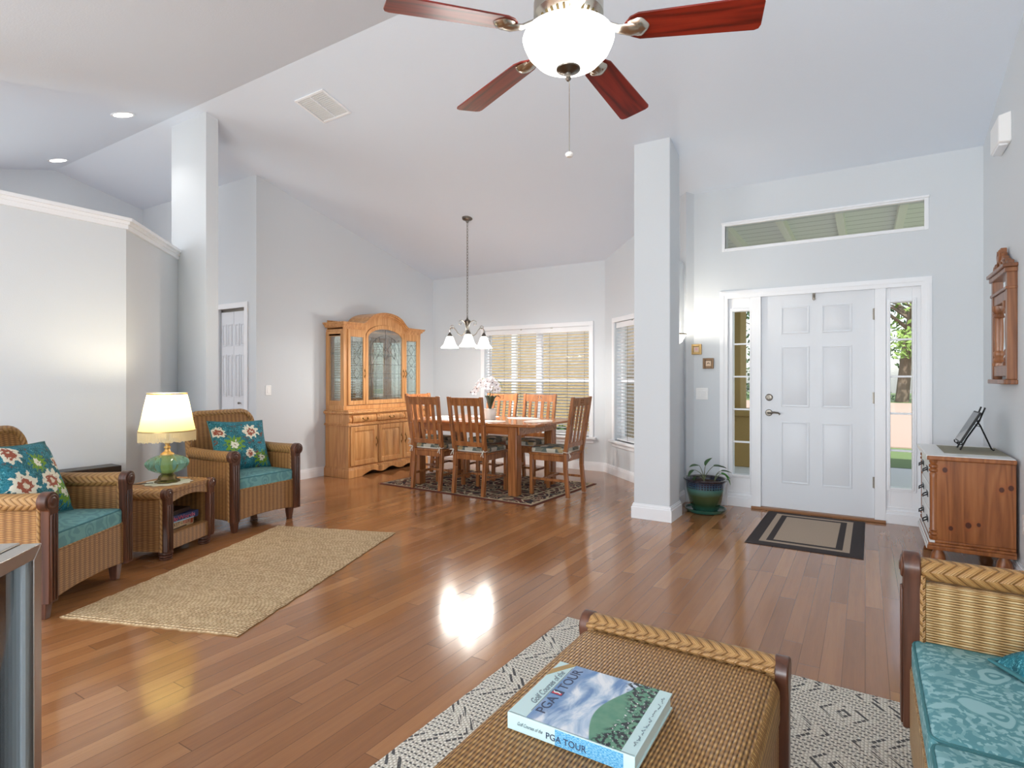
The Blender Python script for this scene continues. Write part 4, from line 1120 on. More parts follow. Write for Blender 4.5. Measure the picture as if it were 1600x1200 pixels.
# ================================================================= CHINA CABINET (front faces +x)
cc = thing('china_cabinet', 'honey oak china cabinet with arched leaded glass hutch against the dining wall', 'cabinet', (-5.845, 5.62, 0), 0)
FX, HB = .425, .735
body = MB().box(0, -HB + .01, .10, FX, HB - .01, .80)
build('base_body', body, 'oak', cc, .004)
pl = []
n = 40
for i in range(n + 1):
    u = -1 + 2 * i / n; a = abs(u); z = 0.0
    if a < .70: z = .030 + .020 * math.cos(a / .70 * PI * 3) * (1 if a > .12 else 1) + .016 * (1 - a)
    pl.append((u * (HB + .012), max(0, z)))
build('plinth', MB().prism(pl + [(HB + .012, .10), (-HB - .012, .10)], 'x', FX + .002, FX + .026), 'oak', cc, .003)
ps = MB()
for s in (-1, 1): ps.box(0, min(s * (HB - .01), s * (HB + .012)), 0, FX + .004, max(s * (HB - .01), s * (HB + .012)), .10)
ps.box(0, -HB - .006, .10, FX + .020, HB + .006, .112).box(0, -HB, .112, FX + .012, HB, .126)
build('plinth_side', ps, 'oak', cc, .003)
XM = Matrix(((0, -1, 0, 0), (1, 0, 0, 0), (0, 0, 1, 0), (0, 0, 0, 1)))     # xz-plane panel (out = -y)  ->  yz-plane panel (out = +x)
def pull_handle(parent, x, y, z, h=.085):
    m = MB().tube([(x, y, z - h / 2), (x + .016, y, z - h * .38), (x + .024, y, z), (x + .016, y, z + h * .38), (x, y, z + h / 2)], [.003, .004, .005, .004, .003], 8)
    for q in (-1, 1):
        m.box(x, y - .007, z + q * h * .5 - .012, x + .003, y + .007, z + q * h * .5 + .012); m.tube([(x + .002, y - .005, z + q * h * .62), (x + .004, y + .004, z + q * h * .72), (x + .004, y - .003, z + q * h * .80)], .003, 6)
    build('handle', m, 'brass', parent)
def bail_handle(parent, x, y, z):
    m = MB().tube([(x + .004, y - .04, z + .004), (x + .014, y - .038, z - .008), (x + .018, y - .02, z - .020), (x + .018, y, z - .016), (x + .018, y + .02, z - .020), (x + .014, y + .038, z - .008), (x + .004, y + .04, z + .004)], .0035, 8)
    for q in (-1, 1): m.lathe([(0, 0), (.011, 0), (.008, .006), (0, .008)], 12).v; m.xf(Matrix.Translation((x, y + q * .04, z + .004)) @ Matrix.Rotation(PI / 2, 4, 'Y'), len(m.v) - 48)
    build('handle', m, 'brass', parent)
DY = [(-.70, -.245), (-.228, .228), (.245, .70)]
for k, (y0, y1) in enumerate(DY):
    d = frame_ring(MB(), y0, .145, y1, .635, .062, -.020, 0); d.box(y0 + .06, -.010, .205, y1 - .06, 0, .575)
    m0 = d.mark()
    d.hexa([(y0 + .068, -.010, .213), (y1 - .068, -.010, .213), (y1 - .068, -.010, .567), (y0 + .068, -.010, .567)], [(y0 + .100, -.021, .245), (y1 - .100, -.021, .245), (y1 - .100, -.021, .535), (y0 + .100, -.021, .535)])
    d.xf(Matrix.Translation((FX, 0, 0)) @ XM)
    do = build('door', d, 'oak', cc, .005)
    pull_handle(do, FX + .020, (y1 - .03) if k < 2 else (y0 + .03), .42)
    dw = []
    for i in range(9): a = -PI / 2 + PI * i / 8; dw.append((FX + .008 + .022 * math.cos(a), .728 + .047 * math.sin(a)))
    b = MB().prism([(FX - .01, .681)] + dw + [(FX - .01, .775)], 'y', y0 + (.03 if k != 1 else .012), y1 - (.03 if k != 1 else .012))
    dro = build('drawer', b, 'oak', cc, .003); bail_handle(dro, FX + .029, (y0 + y1) / 2, .728)
for y in (-.715, -.237, .237, .715):
    cb_ = [(FX - .005, .676), (FX + .030, .700), (FX + .034, .730), (FX + .016, .752), (FX + .022, .778), (FX - .005, .778)]
    build('corbel', MB().prism(cb_, 'y', y - .020, y + .020), 'oak', cc, .003)
build('waist_moulding', MB().box(0, -HB - .012, .645, FX + .030, HB + .012, .658).box(0, -HB - .004, .658, FX + .020, HB + .004, .672), 'oak', cc, .004)
build('deck', MB().box(0, -HB - .006, .782, FX + .022, HB + .006, .797).box(0, -HB - .022, .797, FX + .040, HB + .022, .822).box(0, -HB - .004, .822, FX + .010, HB + .004, .838), 'oak', cc, .005)
# hutch
HX, HH = .33, .715
build('hutch_rail', MB().box(0, -HH, .838, HX, HH, .895), 'oak', cc, .003)
build('hutch_top', MB().box(0, -HH + .004, 1.832, HX - .022, HH - .004, 1.858), 'oak', cc)
for s in (-1, 1):
    sfm = frame_ring(MB(), 0, .895, HX, 1.83, .062, -.014, .014); sfm.box(.062, -.014, 1.775, HX - .062, .014, 1.798)
    so_ = build('side_frame', sfm, 'oak', cc, smooth=False); so_.location = (0, s * (HH - .014), 0)
for y, w_ in ((-.672, .015), (-.363, .010), (.363, .010), (.672, .015)): build('stile', MB().box(HX - .022, y - w_, .895, HX - .001, y + w_, 1.80), 'oak', cc)
build('hutch_back', MB().box(0, -HH + .02, .89, .012, HH - .02, 1.98), 'oak_side', cc)
build('mirror_back', MB().box(.013, -HH + .03, .90, .016, HH - .03, 1.84), 'mirror_glass', cc, smooth=False)
for s in (-1, 1):
    g = build('side_glass', MB().box(.06, s * (HH - .016), .93, HX - .062, s * (HH - .012), 1.775), 'leaded', cc, smooth=False)
for z in (1.235, 1.56): build('glass_shelf', MB().box(.02, -HH + .03, z, HX - .03, HH - .03, z + .008), 'leaded', cc, smooth=False)
DOM = .42
def dome(y):
    a = abs(y) / DOM
    if a < .72: return .172 * math.sqrt(1 - (a / .86) ** 2)
    return .172 * .547 * max(0, (1 - a) / .28) ** 1.25
cw = [(-HH - .002 + 2 * (HH + .002) * i / 60) for i in range(61)]
def garch(y, w, z0, rise): return z0 + rise * math.sqrt(max(0, 1 - (y / w) ** 2))
# fascia with the arched centre, cut to clear the centre door
fas = MB()
for i in range(60):
    y0, y1 = cw[i], cw[i + 1]
    b0 = garch(y0, .352, 1.79, .16) if abs(y0) < .352 else 1.80
    b1 = garch(y1, .352, 1.79, .16) if abs(y1) < .352 else 1.80
    fas.hexa([(HX - .018, y0, b0), (HX + .003, y0, b0), (HX + .003, y1, b1), (HX - .018, y1, b1)], [(HX - .018, y0, 1.885 + dome(y0)), (HX + .003, y0, 1.885 + dome(y0)), (HX + .003, y1, 1.885 + dome(y1)), (HX - .018, y1, 1.885 + dome(y1))])
build('fascia', fas, 'oak', cc, ang=50)
cr = MB()
for ov, z0, z1 in ((.010, 1.878, 1.893), (.026, 1.893, 1.915), (.044, 1.915, 1.932), (.054, 1.932, 1.944)):
    ys = [-HH - ov] + [q for q in cw if abs(q) < HH - .003] + [HH + ov]
    for a, b in zip(ys, ys[1:]):
        xb = 0.0
        cr.hexa([(xb, a, z0 + dome(a)), (HX + ov, a, z0 + dome(a)), (HX + ov, b, z0 + dome(b)), (xb, b, z0 + dome(b))], [(xb, a, z1 + dome(a)), (HX + ov, a, z1 + dome(a)), (HX + ov, b, z1 + dome(b)), (xb, b, z1 + dome(b))])
build('crown', cr, 'oak', cc, ang=50)
def glass_door(y0, y1, arched, hy):
    gx0, gx1 = y0 + .042, y1 - .042
    z0, z1, zg0, zg1 = .90, 1.86, .955, 1.765
    d = MB(); N = 24; w = (gx1 - gx0) / 2; yc = (y0 + y1) / 2; W2 = (y1 - y0) / 2
    d.box(HX, y0, z0, HX + .020, gx0, zg1 if arched else z1); d.box(HX, gx1, z0, HX + .020, y1, zg1 if arched else z1); d.box(HX, gx0, z0, HX + .020, gx1, zg0)
    top = lambda y: garch(y - yc, w, zg1, .13) if arched else zg1
    otop = lambda y: garch(y - yc, W2, zg1, .185) if arched else z1
    if arched:
        for i in range(N):
            f = lambda q: math.cos(PI * (1 - q / N))
            ya, yb = yc + w * f(i), yc + w * f(i + 1); oa, ob = yc + W2 * f(i), yc + W2 * f(i + 1)
            za, zb = top(ya), top(yb); pa, pb = otop(oa), otop(ob)
            d.hexa([(HX, ya, za), (HX + .02, ya, za), (HX + .02, yb, zb), (HX, yb, zb)], [(HX, oa, pa), (HX + .02, oa, pa), (HX + .02, ob, pb), (HX, ob, pb)])
    else: d.box(HX, gx0, zg1, HX + .02, gx1, z1)
    do = build('glass_door', d, 'oak', cc, .003)
    gp = [(gx0, zg0), (gx1, zg0)] + [(yc + w * math.cos(PI * i / N), top(yc + w * math.cos(PI * i / N))) for i in range(N + 1)] if arched else [(gx0, zg0), (gx1, zg0), (gx1, zg1), (gx0, zg1)]
    build('leaded_glass', MB().prism(gp, 'x', HX + .008, HX + .011), 'leaded', do, smooth=False)
    ld = MB(); x = HX + .013; rr = .0022
    for q in ((.14, .86) if not arched else (.10, .22, .78, .90)):
        y = gx0 + (gx1 - gx0) * q; ld.tube([(x, y, zg0), (x, y, min(zg1, top(y)))], rr, 5)
    zs = (1.05, 1.22, 1.40, 1.56, 1.70) if not arched else (1.0, 1.30, 1.42)
    for z in zs: ld.tube([(x, gx0, z), (x, gx1, z)], rr, 5)
    if arched:
        for s in (-1, 1):
            ld.tube([(x, yc + s * w * (.78 - .55 * i / 10), 1.42 + .30 * math.sin(PI / 2 * i / 10)) for i in range(11)], rr, 5)
            ld.tube([(x, yc + s * w * .9 * math.cos(R(80 * i / 10)), 1.55 + .26 * math.sin(R(80 * i / 10))) for i in range(11)], rr, 5)
            ld.tube([(x, yc + s * .02 * i, 1.48 + .012 * i * (10 - i) / 5) for i in range(11)], rr, 5)
            ld.tube([(x, yc, 1.60), (x, yc + s * .09, 1.68), (x, yc + s * .12, 1.79)], rr, 5); ld.tube([(x, yc, 1.50), (x, yc + s * .07, 1.57), (x, yc, 1.66)], rr, 5)
            ld.tube([(x, yc + s * .16, 1.50), (x, yc + s * .22, 1.60), (x, yc + s * .16, 1.70), (x, yc + s * .10, 1.60), (x, yc + s * .16, 1.50)], rr, 5)
        ld.tube([(x, yc, 1.42), (x, yc, 1.89)], rr, 5)
    else:
        for z in (1.30, 1.47, 1.64): ld.tube([(x, yc, z - .07), (x, yc + w * .55, z), (x, yc, z + .07), (x, yc - w * .55, z), (x, yc, z - .07)], rr, 5)
    build('leading', ld, 'lead_came', do)
    pull_handle(do, HX + .020, hy, 1.30, .075)
glass_door(-.660, -.366, False, -.386)
glass_door(-.360, .360, True, .338)
glass_door(.366, .660, False, .388)

# ================================================================= DINING SET
TX, TY = -3.71, 5.47
dt = thing('dining_table', 'long oak dining table with clipped corners on the patterned rug', 'table', (TX, TY, 0), 0)
cl = .055; a, b = .86, .50
oct_ = lambda a, b: [(-a + cl, -b), (a - cl, -b), (a, -b + cl), (a, b - cl), (a - cl, b), (-a + cl, b), (-a, b - cl), (-a, -b + cl)]
build('tabletop', MB().prism(oct_(a, b), 'z', .738, .765), 'table_oak', dt, .006)
build('apron', MB().box(-.72, -.42, .645, .66, -.395, .738).box(-.72, .395, .645, .66, .42, .738).box(-.72, -.395, .645, -.695, .395, .738).box(.635, -.395, .645, .66, .395, .738), 'table_oak', dt, .002)
for sx in (-1.16, .95):
    for sy in (-1, 1): build('leg', MB().box(sx * .62 - .055, sy * .395 - .052, .0095, sx * .62 + .055, sy * .395 + .052, .738), 'chair_oak', dt, .010)
def beam(mb, p, q, hx, hy):
    p, q = Vector(p), Vector(q)
    return mb.hexa([p + Vector((-hx, -hy, 0)), p + Vector((hx, -hy, 0)), p + Vector((hx, hy, 0)), p + Vector((-hx, hy, 0))], [q + Vector((-hx, -hy, 0)), q + Vector((hx, -hy, 0)), q + Vector((hx, hy, 0)), q + Vector((-hx, hy, 0))])
def dining_chair(label, loc, rz, group):
    t = thing('dining_chair', label, 'chair', loc, rz, group)
    yb = lambda z: -.205 - max(0, z - .44) * .155
    build('seat', MB().box(-.215, -.215, .432, .215, .225, .455), 'chair_oak', t, .007)
    build('apron', MB().box(-.195, -.205, .375, .195, -.185, .432).box(-.195, .185, .375, .195, .205, .432).box(-.200, -.185, .375, -.18, .185, .432).box(.18, -.185, .375, .200, .185, .432), 'chair_oak', t)
    for s in (-1, 1):
        p = MB(); beam(p, (s * .195, -.235, .0095), (s * .195, -.205, .30), .019, .021); beam(p, (s * .195, -.205, .30), (s * .197, -.205, .455), .019, .021)
        beam(p, (s * .197, -.205, .455), (s * .206, yb(.75), .75), .019, .021); beam(p, (s * .206, yb(.75), .75), (s * .212, yb(1.045), 1.045), .019, .017)
        build('rear_leg', p, 'chair_oak', t, .004)
        build('front_leg', beam(MB(), (s * .188, .200, .0095), (s * .192, .198, .435), .019, .019), 'chair_oak', t, .004)
        build('side_stretcher', beam(MB(), (s * .190, -.0, .165), (s * .190, -.0, .190), .010, .195), 'chair_oak', t, .002)
    build('cross_stretcher', MB().box(-.185, .06, .168, .185, .085, .192), 'chair_oak', t, .002)
    tr = MB(); z0, z1 = .950, 1.036
    def rail(x0, x1, za, zb):
        tr.hexa([(x0, yb(za) - .011, za), (x1, yb(za) - .011, za), (x1, yb(za) + .011, za), (x0, yb(za) + .011, za)], [(x0, yb(zb) - .011, zb), (x1, yb(zb) - .011, zb), (x1, yb(zb) + .011, zb), (x0, yb(zb) + .011, zb)])
    h0, h1, h2, h3 = .978, .992, 1.002, 1.016
    rail(-.196, -.028, z0, z1); rail(.028, .196, z0, z1); rail(-.012, .012, z0, z1)
    for x0, x1 in ((-.028, -.012), (.012, .028)): rail(x0, x1, z0, h0); rail(x0, x1, h1, h2); rail(x0, x1, h3, z1)
    build('top_rail', tr, 'chair_oak', t)
    lr = MB(); tr = lr; 
    lr.hexa([(-.190, yb(.520) - .010, .520), (.190, yb(.520) - .010, .520), (.190, yb(.520) + .010, .520), (-.190, yb(.520) + .010, .520)], [(-.192, yb(.568) - .010, .568), (.192, yb(.568) - .010, .568), (.192, yb(.568) + .010, .568), (-.192, yb(.568) + .010, .568)])
    build('lower_rail', lr, 'chair_oak', t, .002)
    for x in (-.123, -.041, .041, .123):
        build('slat', MB().hexa([(x - .019, yb(.56) - .006, .56), (x + .019, yb(.56) - .006, .56), (x + .019, yb(.56) + .006, .56), (x - .019, yb(.56) + .006, .56)], [(x * 1.06 - .019, yb(.955) - .006, .955), (x * 1.06 + .019, yb(.955) - .006, .955), (x * 1.06 + .019, yb(.955) + .006, .955), (x * 1.06 - .019, yb(.955) + .006, .955)]), 'chair_oak', t)
    return t
def chair_pad(label, loc, rz):
    t = thing('chair_pad', label, 'cushion', loc, rz, 'tie-on chair pads')
    build('pad', MB().rbox((0, .012, .482), (.195, .195, .026), .022, 3, 8, .014), 'pad', t)
    build('underside', MB().rbox((0, .010, .466), (.190, .192, .0105), .009, 2, 4), 'pad_under', t)
    for s in (-1, 1):
        k = MB(); x, y, z = s * .180, -.180, .476
        k.tube([(x, y + .02, z), (s * .222, -.20, z + .004), (s * .226, -.232, z), (s * .196, -.238, z - .002)], .0045, 6)
        k.tube([(s * .196, -.238, z), (s * .215, -.262, z + .016), (s * .228, -.262, z + .004), (s * .196, -.240, z)], .0042, 6)
        k.tube([(s * .196, -.238, z), (s * .182, -.262, z + .012), (s * .172, -.262, z), (s * .196, -.240, z)], .0042, 6)
        k.tube([(s * .196, -.240, z), (s * .205, -.258, z - .03), (s * .214, -.262, z - .055)], .004, 6); k.tube([(s * .196, -.240, z), (s * .186, -.256, z - .03), (s * .182, -.26, z - .05)], .004, 6)
        build('tie', k, 'pad_under', t)
CH = [('dining chair seen from behind, its back nearest the china cabinet drawers', (-4.135, 5.085), 0),
      ('dining chair seen from behind near the front corner of the table, beside the table leg', (-3.555, 5.085), R(-1)),
      ('dining chair at the table end nearest the column, facing the china cabinet', (-2.825, 5.455), R(90)),
      ('dining chair on the window side of the table, the one nearer the column', (-3.43, 5.885), PI),
      ('dining chair on the window side of the table, partly behind the white orchid', (-3.985, 5.885), PI),
      ('dining chair at the far end of the table in front of the china cabinet', (-4.60, 5.58), R(-90))]
for lab, (x, y), rz in CH:
    dining_chair(lab, (x, y, 0), rz, 'oak dining chairs around the table')
    chair_pad('patterned tie-on pad on the ' + {0: 'chair nearest the china cabinet seen from behind', 1: 'chair beside the front table leg', 2: 'chair leaning out nearest the column', 3: 'window side chair nearer the column', 4: 'window side chair behind the orchid', 5: 'end chair before the china cabinet'}[[c[0] for c in CH].index(lab)], (x, y, 0), rz)
for k, (x, y, rz, lab) in enumerate([(-4.12, 5.19, 0, 'white placemat before the chair nearest the china cabinet'), (-3.53, 5.19, 0, 'white placemat at the front side of the table beside the orchid'), (-3.06, 5.47, PI / 2, 'white placemat at the table end nearest the column'), (-3.43, 5.76, 0, 'white placemat at the window side nearer the column'), (-3.985, 5.76, 0, 'white placemat at the window side behind the orchid'), (-4.38, 5.47, PI / 2, 'white placemat at the table end nearest the china cabinet')]):
    o = build('placemat', MB().lathe([(0, 0), (.98, 0), (1, .002), (.98, .004), (0, .004)], 40, fn=lambda a, z: 1.0).xf(Matrix.Diagonal((.205, .145, 1, 1))), 'porcelain', None, smooth=False)
    o.location = (x, y, .7655); o.rotation_euler = (0, 0, rz); tag(o, lab, 'placemat', 'placemats on the dining table')

# ---- orchid
orc = thing('orchid_plant', 'white orchid in a white pot on the dining table', 'plant', (-3.665, 5.42, .7655))
build('pot', MB().lathe([(.054, 0), (.066, .004), (.069, .12), (.072, .124), (.066, .126), (.060, .110), (0, .108)], 28), 'porcelain', orc)
for a, L, w in ((20, .15, .032), (150, .13, .03), (265, .11, .026), (330, .16, .03)):
    ca_, sa_ = math.cos(R(a)), math.sin(R(a)); lf = MB()
    def fn(p, q):
        u = L * q; wd = w * math.sin(PI * min(1, q * .92 + .06)) ** .6; s_ = (p - .5) * 2 * wd
        return (ca_ * u * .75 - sa_ * s_, sa_ * u * .75 + ca_ * s_, .11 + .16 * math.sin(q * 2.0) - abs(p - .5) * -.02)
    o = build('leaf', lf.grid(fn, 4, 8), 'leaf_dark', orc); sol = o.modifiers.new('thick', 'SOLIDIFY'); sol.thickness = .002
st = []
for k, (dx, dy) in enumerate(((.0, .0), (.02, .02))):
    pts = [(dx * .5, dy * .5, .11), (dx, dy, .26), (dx + .005, dy, .38), (dx - .02, dy - .01, .455), (dx - .08, dy - .02, .475), (dx - .16, dy - .03, .40), (dx - .21, dy - .035, .335)] if k == 0 else [(dx * .5, dy * .5, .11), (dx, dy, .28), (dx + .02, dy, .42), (dx + .05, dy + .01, .46), (dx + .10, dy + .02, .42), (dx + .12, dy + .02, .36)]
    build('flower_stem', MB().tube(pts, .0035, 6), 'stem', orc); st.append(pts)
build('support_stake', MB().cyl((.0, -.008, .11), (.0, -.008, .43), .003, n=6), 'stem', orc)
rnd = random.Random(9)
def blossom(c, nrm, r):
    q = Vector(nrm).normalized().to_track_quat('Z', 'Y').to_matrix().to_4x4(); mb = MB()
    for k in range(5):
        a = 2 * PI * k / 5 + .3; wd = .62 if k in (1, 4) else .42
        def fn(u, v):
            rr_ = r * v; ww = r * wd * math.sin(PI * min(1, v * .85 + .08)) * (u - .5) * 1.6
            return (math.cos(a) * rr_ - math.sin(a) * ww, math.sin(a) * rr_ + math.cos(a) * ww, .012 * v * v - .003 + .004 * (k % 2))
        mb.grid(fn, 4, 5)
    mb.xf(Matrix.Translation(c) @ q); b = build('blossom', mb, 'petal', orc); s = b.modifiers.new('thick', 'SOLIDIFY'); s.thickness = .0015
    build('blossom_centre', MB().lathe([(0, 0), (.007, .002), (.006, .009), (0, .012)], 8).xf(Matrix.Translation(c) @ q), 'petal_core', b)
for k in range(15):
    if k < 10: c = Vector((rnd.uniform(-.10, .07), rnd.uniform(-.05, .04), rnd.uniform(.33, .50)))
    elif k < 13: c = Vector((-.13 - .035 * (k - 10), -.03, .40 - .045 * (k - 10)))
    else: c = Vector((.09 + .02 * (k - 13), .0, .40 - .05 * (k - 13)))
    blossom(c, (rnd.uniform(.1, .8), -1 + rnd.uniform(-.2, .4), rnd.uniform(-.3, .3)), rnd.uniform(.038, .048))
for k in range(3): build('bud', MB().lathe([(0, -.011), (.007, -.004), (.007, .004), (0, .011)], 8, (-.215 - .018 * k, -.035, .335 - .012 * k)), 'petal_core', orc)

# ---- chandelier
CHX, CHY = -4.07, 5.53; CHZ = ceil_z(CHY)
cd = thing('chandelier', 'lit scrolled nickel chandelier hanging by a long chain over the dining table', 'chandelier', (CHX, CHY, CHZ))
build('canopy', MB().lathe([(0, -.055), (.014, -.052), (.020, -.034), (.052, -.022), (.062, -.012), (.064, .012), (0, .016)], 28), 'nickel_dark', cd)
Z = lambda z: z - CHZ
ch = MB(); z = -.055; i = 0
while z > Z(1.965):
    r_, hl = .0095, .021
    pts = [(r_ * math.cos(a), 0, hl * math.sin(a)) for a in [2 * PI * k / 10 for k in range(10)]]
    m0 = ch.mark(); ch.tube(pts, .0026, 5, closed=True); ch.xf(Matrix.Translation((0, 0, z - hl)) @ Matrix.Rotation(PI / 2 * (i % 2), 4, 'Z'), m0)
    z -= hl * 2 - .007; i += 1
ch.tube([(.006, 0, -.05), (.007, .003, (Z(1.965)) / 2), (.005, 0, Z(1.96))], .0018, 5)
build('chain', ch, 'nickel_dark', cd)
build('body', MB().lathe([(0, Z(1.975)), (.010, Z(1.965)), (.014, Z(1.95)), (.034, Z(1.935)), (.042, Z(1.925)), (.030, Z(1.90)), (.016, Z(1.86)), (.014, Z(1.80)), (.022, Z(1.78)), (.012, Z(1.765)), (0, Z(1.75))], 24), 'nickel_dark', cd)
for k in range(3):
    a = R(157 + 120 * k + 31.86); d = Vector((math.cos(a), math.sin(a), 0))
    P = lambda r_, zz: tuple(d * r_ + Vector((0, 0, Z(zz))))
    arm = MB().tube([P(*q) for q in ((.012, 1.92), (.016, 1.84), (.045, 1.775), (.085, 1.755), (.125, 1.78), (.155, 1.825), (.185, 1.855), (.222, 1.855), (.242, 1.83), (.241, 1.80))], .006, 8)
    m = [P(.205 + .030 * math.cos(R(t_)) * (1 - t_ / 500), 1.858 + .030 * math.sin(R(t_)) * (1 - t_ / 500)) for t_ in range(0, 330, 30)]
    arm.tube(m, .0045, 6)
    ao = build('arm', arm, 'nickel', cd)
    a2 = a + R(60); d2 = Vector((math.cos(a2), math.sin(a2), 0)); Q = lambda r_, zz: tuple(d2 * r_ + Vector((0, 0, Z(zz))))
    build('scroll', MB().tube([Q(*q) for q in ((.014, 1.82), (.022, 1.87), (.045, 1.915), (.085, 1.935), (.118, 1.918), (.120, 1.888), (.098, 1.876), (.085, 1.893), (.093, 1.907))], .0045, 6), 'nickel', cd)
    c = d * .240
    build('socket_cup', MB().lathe([(.006, Z(1.80)), (.016, Z(1.785)), (.030, Z(1.762)), (.034, Z(1.750)), (0, Z(1.748))], 20, (c.x, c.y, 0)), 'nickel_dark', cd)
    build('shade', MB().lathe([(.030, Z(1.752)), (.044, Z(1.735)), (.056, Z(1.70)), (.074, Z(1.650)), (.108, Z(1.612)), (.104, Z(1.609)), (.068, Z(1.650)), (.050, Z(1.70)), (.030, Z(1.74))], 40, (c.x, c.y, 0), fn=lambda a_, z_: 1 + (.06 * math.cos(6 * a_) if z_ < Z(1.68) else 0), caps=False), 'shade_glow', ao)
    light('chandelier_bulb', 'POINT', (CHX + c.x, CHY + c.y, 1.60), 27, color=(1, .95, .88), radius=.045)

# ================================================================= CEILING FAN
FXX, FYY = -.929, 1.888; FZ = ceil_z(FYY)
fan = thing('ceiling_fan', 'ceiling fan with cherry wood blades and a lit frosted glass bowl', 'ceiling fan', (FXX, FYY, FZ))
Z2 = lambda z: z - FZ
build('canopy', MB().lathe([(0, -.10), (.02, -.098), (.055, -.06), (.07, -.02), (.075, .03), (0, .035)], 28), 'nickel', fan)
build('downrod', MB().cyl((0, 0, -.08), (0, 0, Z2(2.70)), .013, n=12), 'nickel', fan)
build('motor_housing', MB().lathe([(0, Z2(2.72)), (.03, Z2(2.715)), (.045, Z2(2.69)), (.09, Z2(2.68)), (.120, Z2(2.655)), (.128, Z2(2.62)), (.128, Z2(2.575)), (.118, Z2(2.562)), (.090, Z2(2.530)), (.070, Z2(2.518)), (.070, Z2(2.495)), (0, Z2(2.49))], 48), 'nickel', fan)
vs_ = MB()
for k in range(30):
    a = 2 * PI * k / 30; m0 = vs_.mark()
    vs_.rbox((0, 0, 0), (.017, .0042, .003), .003, 2, 2); vs_.xf(Matrix.Rotation(a, 4, 'Z') @ Matrix.Translation((.1045, 0, Z2(2.5445))) @ Matrix.Rotation(R(-51), 4, 'Y'), m0)
build('vent_slots', vs_, 'bronze', fan)
BZ = Z2(2.476)
for k in range(5):
    a = R(16.2 + 72 * k); rot = Matrix.Rotation(a, 4, 'Z')
    w0, w1, r0, r1 = .058, .070, .205, .665
    ol = [(r0 + .02, -w0 * .75), (r0 + .05, -w0)] + [(r1 - .02, -w1), (r1 - .006, -w1 + .006), (r1, -w1 + .022)] + [(r1, w1 - .022), (r1 - .006, w1 - .006), (r1 - .02, w1)] + [(r0 + .05, w0), (r0 + .02, w0 * .75), (r0, w0 * .3), (r0, -w0 * .3)]
    bl = MB().prism(ol, 'z', -.003, .003)
    bo = build('blade', bl, 'blade_cherry', fan, .001); bo.matrix_basis = Matrix.Translation((0, 0, BZ)) @ rot @ Matrix.Translation((.205, 0, .028)) @ Matrix.Rotation(R(3.4), 4, 'Y') @ Matrix.Translation((-.205, 0, 0)) @ Matrix.Rotation(R(-12), 4, 'X')
    br = MB().tube([(-.125, 0, .032), (-.07, 0, .020), (-.02, 0, -.006), (.02, 0, -.012), (.05, 0, -.010)], [.020, .018, .020, .028, .026], 12, flat=.45)
    br.lathe([(0, -.020), (.020, -.019), (.034, -.012), (.040, -.002), (0, 0)], 20, (.045, 0, 0), fn=lambda q, z: 1 + .06 * math.cos(5 * q))
    br.xf(Matrix.Translation((.205, 0, 0)))
    build('blade_bracket', br, 'nickel', bo)
build('light_bowl', MB().lathe([(.146, Z2(2.508)), (.164, Z2(2.502)), (.168, Z2(2.492)), (.163, Z2(2.476)), (.150, Z2(2.448)), (.118, Z2(2.414)), (.070, Z2(2.390)), (.030, Z2(2.381)), (0, Z2(2.380))], 56), 'bowl_glow', fan)
build('finial', MB().lathe([(.046, Z2(2.386)), (.044, Z2(2.380)), (.028, Z2(2.372)), (.012, Z2(2.366)), (.009, Z2(2.353)), (.011, Z2(2.348)), (.006, Z2(2.340)), (0, Z2(2.339))], 28), 'nickel_dark', fan)
pc_ = build('pull_chain', MB().cyl((.004, 0, Z2(2.342)), (.004, 0, Z2(2.078)), .0016, n=6), 'nickel', fan)
build('pull_knob', MB().lathe([(0, -.010), (.010, -.009), (.015, -.003), (.015, .003), (.008, .009), (0, .010)], 16, (.004, 0, Z2(2.068))), 'porcelain', pc_)

# ================================================================= CEILING AND WALL FITTINGS
def on_ceiling(x, y):
    s = -.238 if y >= 2.95 else .28
    return Matrix.Translation((x, y, ceil_z(y))) @ Matrix.Rotation(math.atan(s), 4, 'X')
for x, y, lab in ((-5.81, 2.555, 'recessed ceiling light nearer the wall stub'), (-7.84, 2.78, 'recessed ceiling light farther left above the ledge')):
    t = thing('recessed_light', lab, 'ceiling light', group='recessed lights'); t.matrix_world = on_ceiling(x, y)
    build('trim_ring', MB().lathe([(.075, -.001), (.080, -.006), (.096, -.006), (.098, .002), (.075, .002)], 36), 'white_trim', t)
    build('lens', MB().lathe([(0, -.004), (.076, -.004), (.076, .002), (0, .002)], 32), 'disc_glow', t)
    light('recessed_lamp', 'SPOT', (x, y, ceil_z(y) - .02), 12, color=(1, .96, .9), radius=.07, spot=130)
vt = thing('ceiling_vent', 'white slatted air vent on the sloped ceiling', 'vent'); vt.matrix_world = on_ceiling(-4.11, 3.42) @ Matrix.Rotation(R(-1), 4, 'Z')
build('frame', frame_ring(MB(), -.19, -.165, .19, .165, .022, 0, .010).xf(Matrix(((1, 0, 0, 0), (0, 0, 1, 0), (0, -1, 0, 0), (0, 0, 0, 1)))), 'white_trim', vt, .003)
vv = MB()
for k in range(2):
    for j in range(15):
        y = -.138 + .276 * j / 14; x0 = -.168 + .172 * k
        vv.hexa([(x0, y - .008, -.010), (x0 + .163, y - .008, -.010), (x0 + .163, y - .006, -.010), (x0, y - .006, -.010)], [(x0, y + .004, -.001), (x0 + .163, y + .004, -.001), (x0 + .163, y + .006, -.001), (x0, y + .006, -.001)])
vv.box(-.006, -.145, -.010, .006, .145, -.001)
build('louvres', vv, 'white_trim', vt, smooth=False)
build('backing', MB().box(-.17, -.145, -.0008, .17, .145, 0), 'console_paint', vt, smooth=False)

